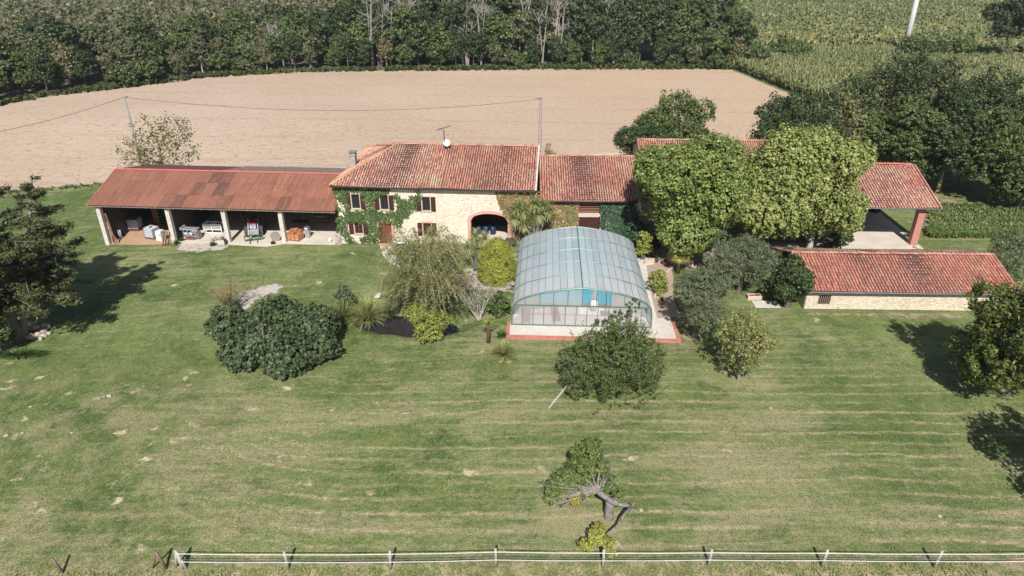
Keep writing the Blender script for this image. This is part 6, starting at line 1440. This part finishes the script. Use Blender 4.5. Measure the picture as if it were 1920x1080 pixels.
dead = [dead_proto(13, 430), dead_proto(11, 431), dead_proto(14, 432)]
used = set()
def place(proto, x, y, s, lab):
    o = proto if proto.name not in used else copy_tree(proto); used.add(proto.name)
    o.location = (x, y, Tz(x, y)); o.rotation_euler = (0, 0, rng.uniform(0, 6.28)); o.scale = (s * rng.uniform(.9, 1.1), s * rng.uniform(.9, 1.1), s); o['label'] = lab; return o
def edge_y(x):   # far edge of the bare field
    ex = [e[0] for e in e1]; ey = [e[1] for e in e1]
    return float(np.interp(x, ex, ey)) if x > ex[0] else ey[0] + (x - ex[0]) * .45
cnt = 0
for row, (off, sp, hs) in enumerate(((4, 4.6, .62), (8, 4.6, 1.0), (13, 4.8, 1.1), (19, 5.2, 1.2), (26, 5.8, 1.25), (35, 6.6, 1.25), (46, 7.5, 1.25))):
    x = -106 - row * 3 + rng.uniform(0, 3); xe = (57, 56, 54, 52, 48, 22, -10)[row]
    while x < xe:
        xx = x + rng.normal() * sp * .2; y = edge_y(xx) + off + rng.normal() * 1.1
        left = xx < -38
        if row == 0: ch = rng.choice([8, 9, 3, 5, 1, 6, 0])
        elif left: ch = rng.choice([4, 5, 6, 7, 3, 2, 1], p=[.18, .12, .06, .06, .24, .16, .18])
        else: ch = rng.choice([0, 1, 2, 3, 4, 6], p=[.28, .22, .26, .12, .1, .02])
        m, h, proto = pr_[ch]; s = hs * rng.uniform(.82, 1.15) * (.8 if left and row > 0 else 1.04)
        if row == 0: s = rng.uniform(.8, 1.25) if ch >= 8 else .62
        place(proto, xx, y, s, WL[m]); cnt += 1
        x += sp
P = []; N = []
for k in range(2300):        # the wood farther off, one mass
    x = rng.uniform(-330, 42); off = rng.uniform(30, 230); y = edge_y(x) + off
    if x > -10 and off > 60: continue
    h = rng.uniform(5.5, 9) * (1.45 if x > -30 else 1); r_ = rng.uniform(2.6, 4.6); m = 34; d = rng.normal(size=(m, 3)); d /= np.linalg.norm(d, axis=1, keepdims=True); d[:, 2] = np.abs(d[:, 2]) * 1.1 - .15
    P.append(np.array([x, y, h - r_ * .8]) + d * r_ * rng.uniform(.75, 1.1, (m, 1))); N.append(d + rng.normal(0, .4, (m, 3)))
tag(leaves('distant_wood', np.concatenate(P), np.concatenate(N), 1.25, L['farwood'], rng, None, .7), 'low greyish brown wood stretching away at the upper left', 'wood', kind='stuff')
for k in range(44):
    xx = rng.choice([-30, -28, -20, -12, 0, 10, -26, -22, -8, -4, 4, 8, 14, -14, -50, -60, 20, 26, -36]) + rng.normal() * 2.5; y = edge_y(xx) + rng.uniform(5, 12)
    place(dead[k % 3], xx, y, rng.uniform(.9, 1.25) * (.7 if xx < -40 else 1), 'pale dead tree with bare branches in the wood'); cnt += 1
place(pr_[0][2], *[-88, 141], 1.0, 'darkest tall evergreen standing out at the left front of the wood')
print('wood trees', cnt)
hm = bpy.data.materials.new('haze'); hm.use_nodes = True; t_ = hm.node_tree; t_.nodes.remove(t_.nodes['Principled BSDF'])
pv_ = t_.nodes.new('ShaderNodeVolumePrincipled'); pv_.inputs['Color'].default_value = (.8, .87, 1, 1); pv_.inputs['Density'].default_value = .0002; pv_.inputs['Anisotropy'].default_value = .2
t_.links.new(pv_.outputs[0], t_.nodes['Material Output'].inputs['Volume'])
hz = MB().box(-720, 720, -80, 1220, -5, 40).build('haze', hm); tag(hz, 'thin pale air fading the distant trees and fields', 'haze', kind='stuff')
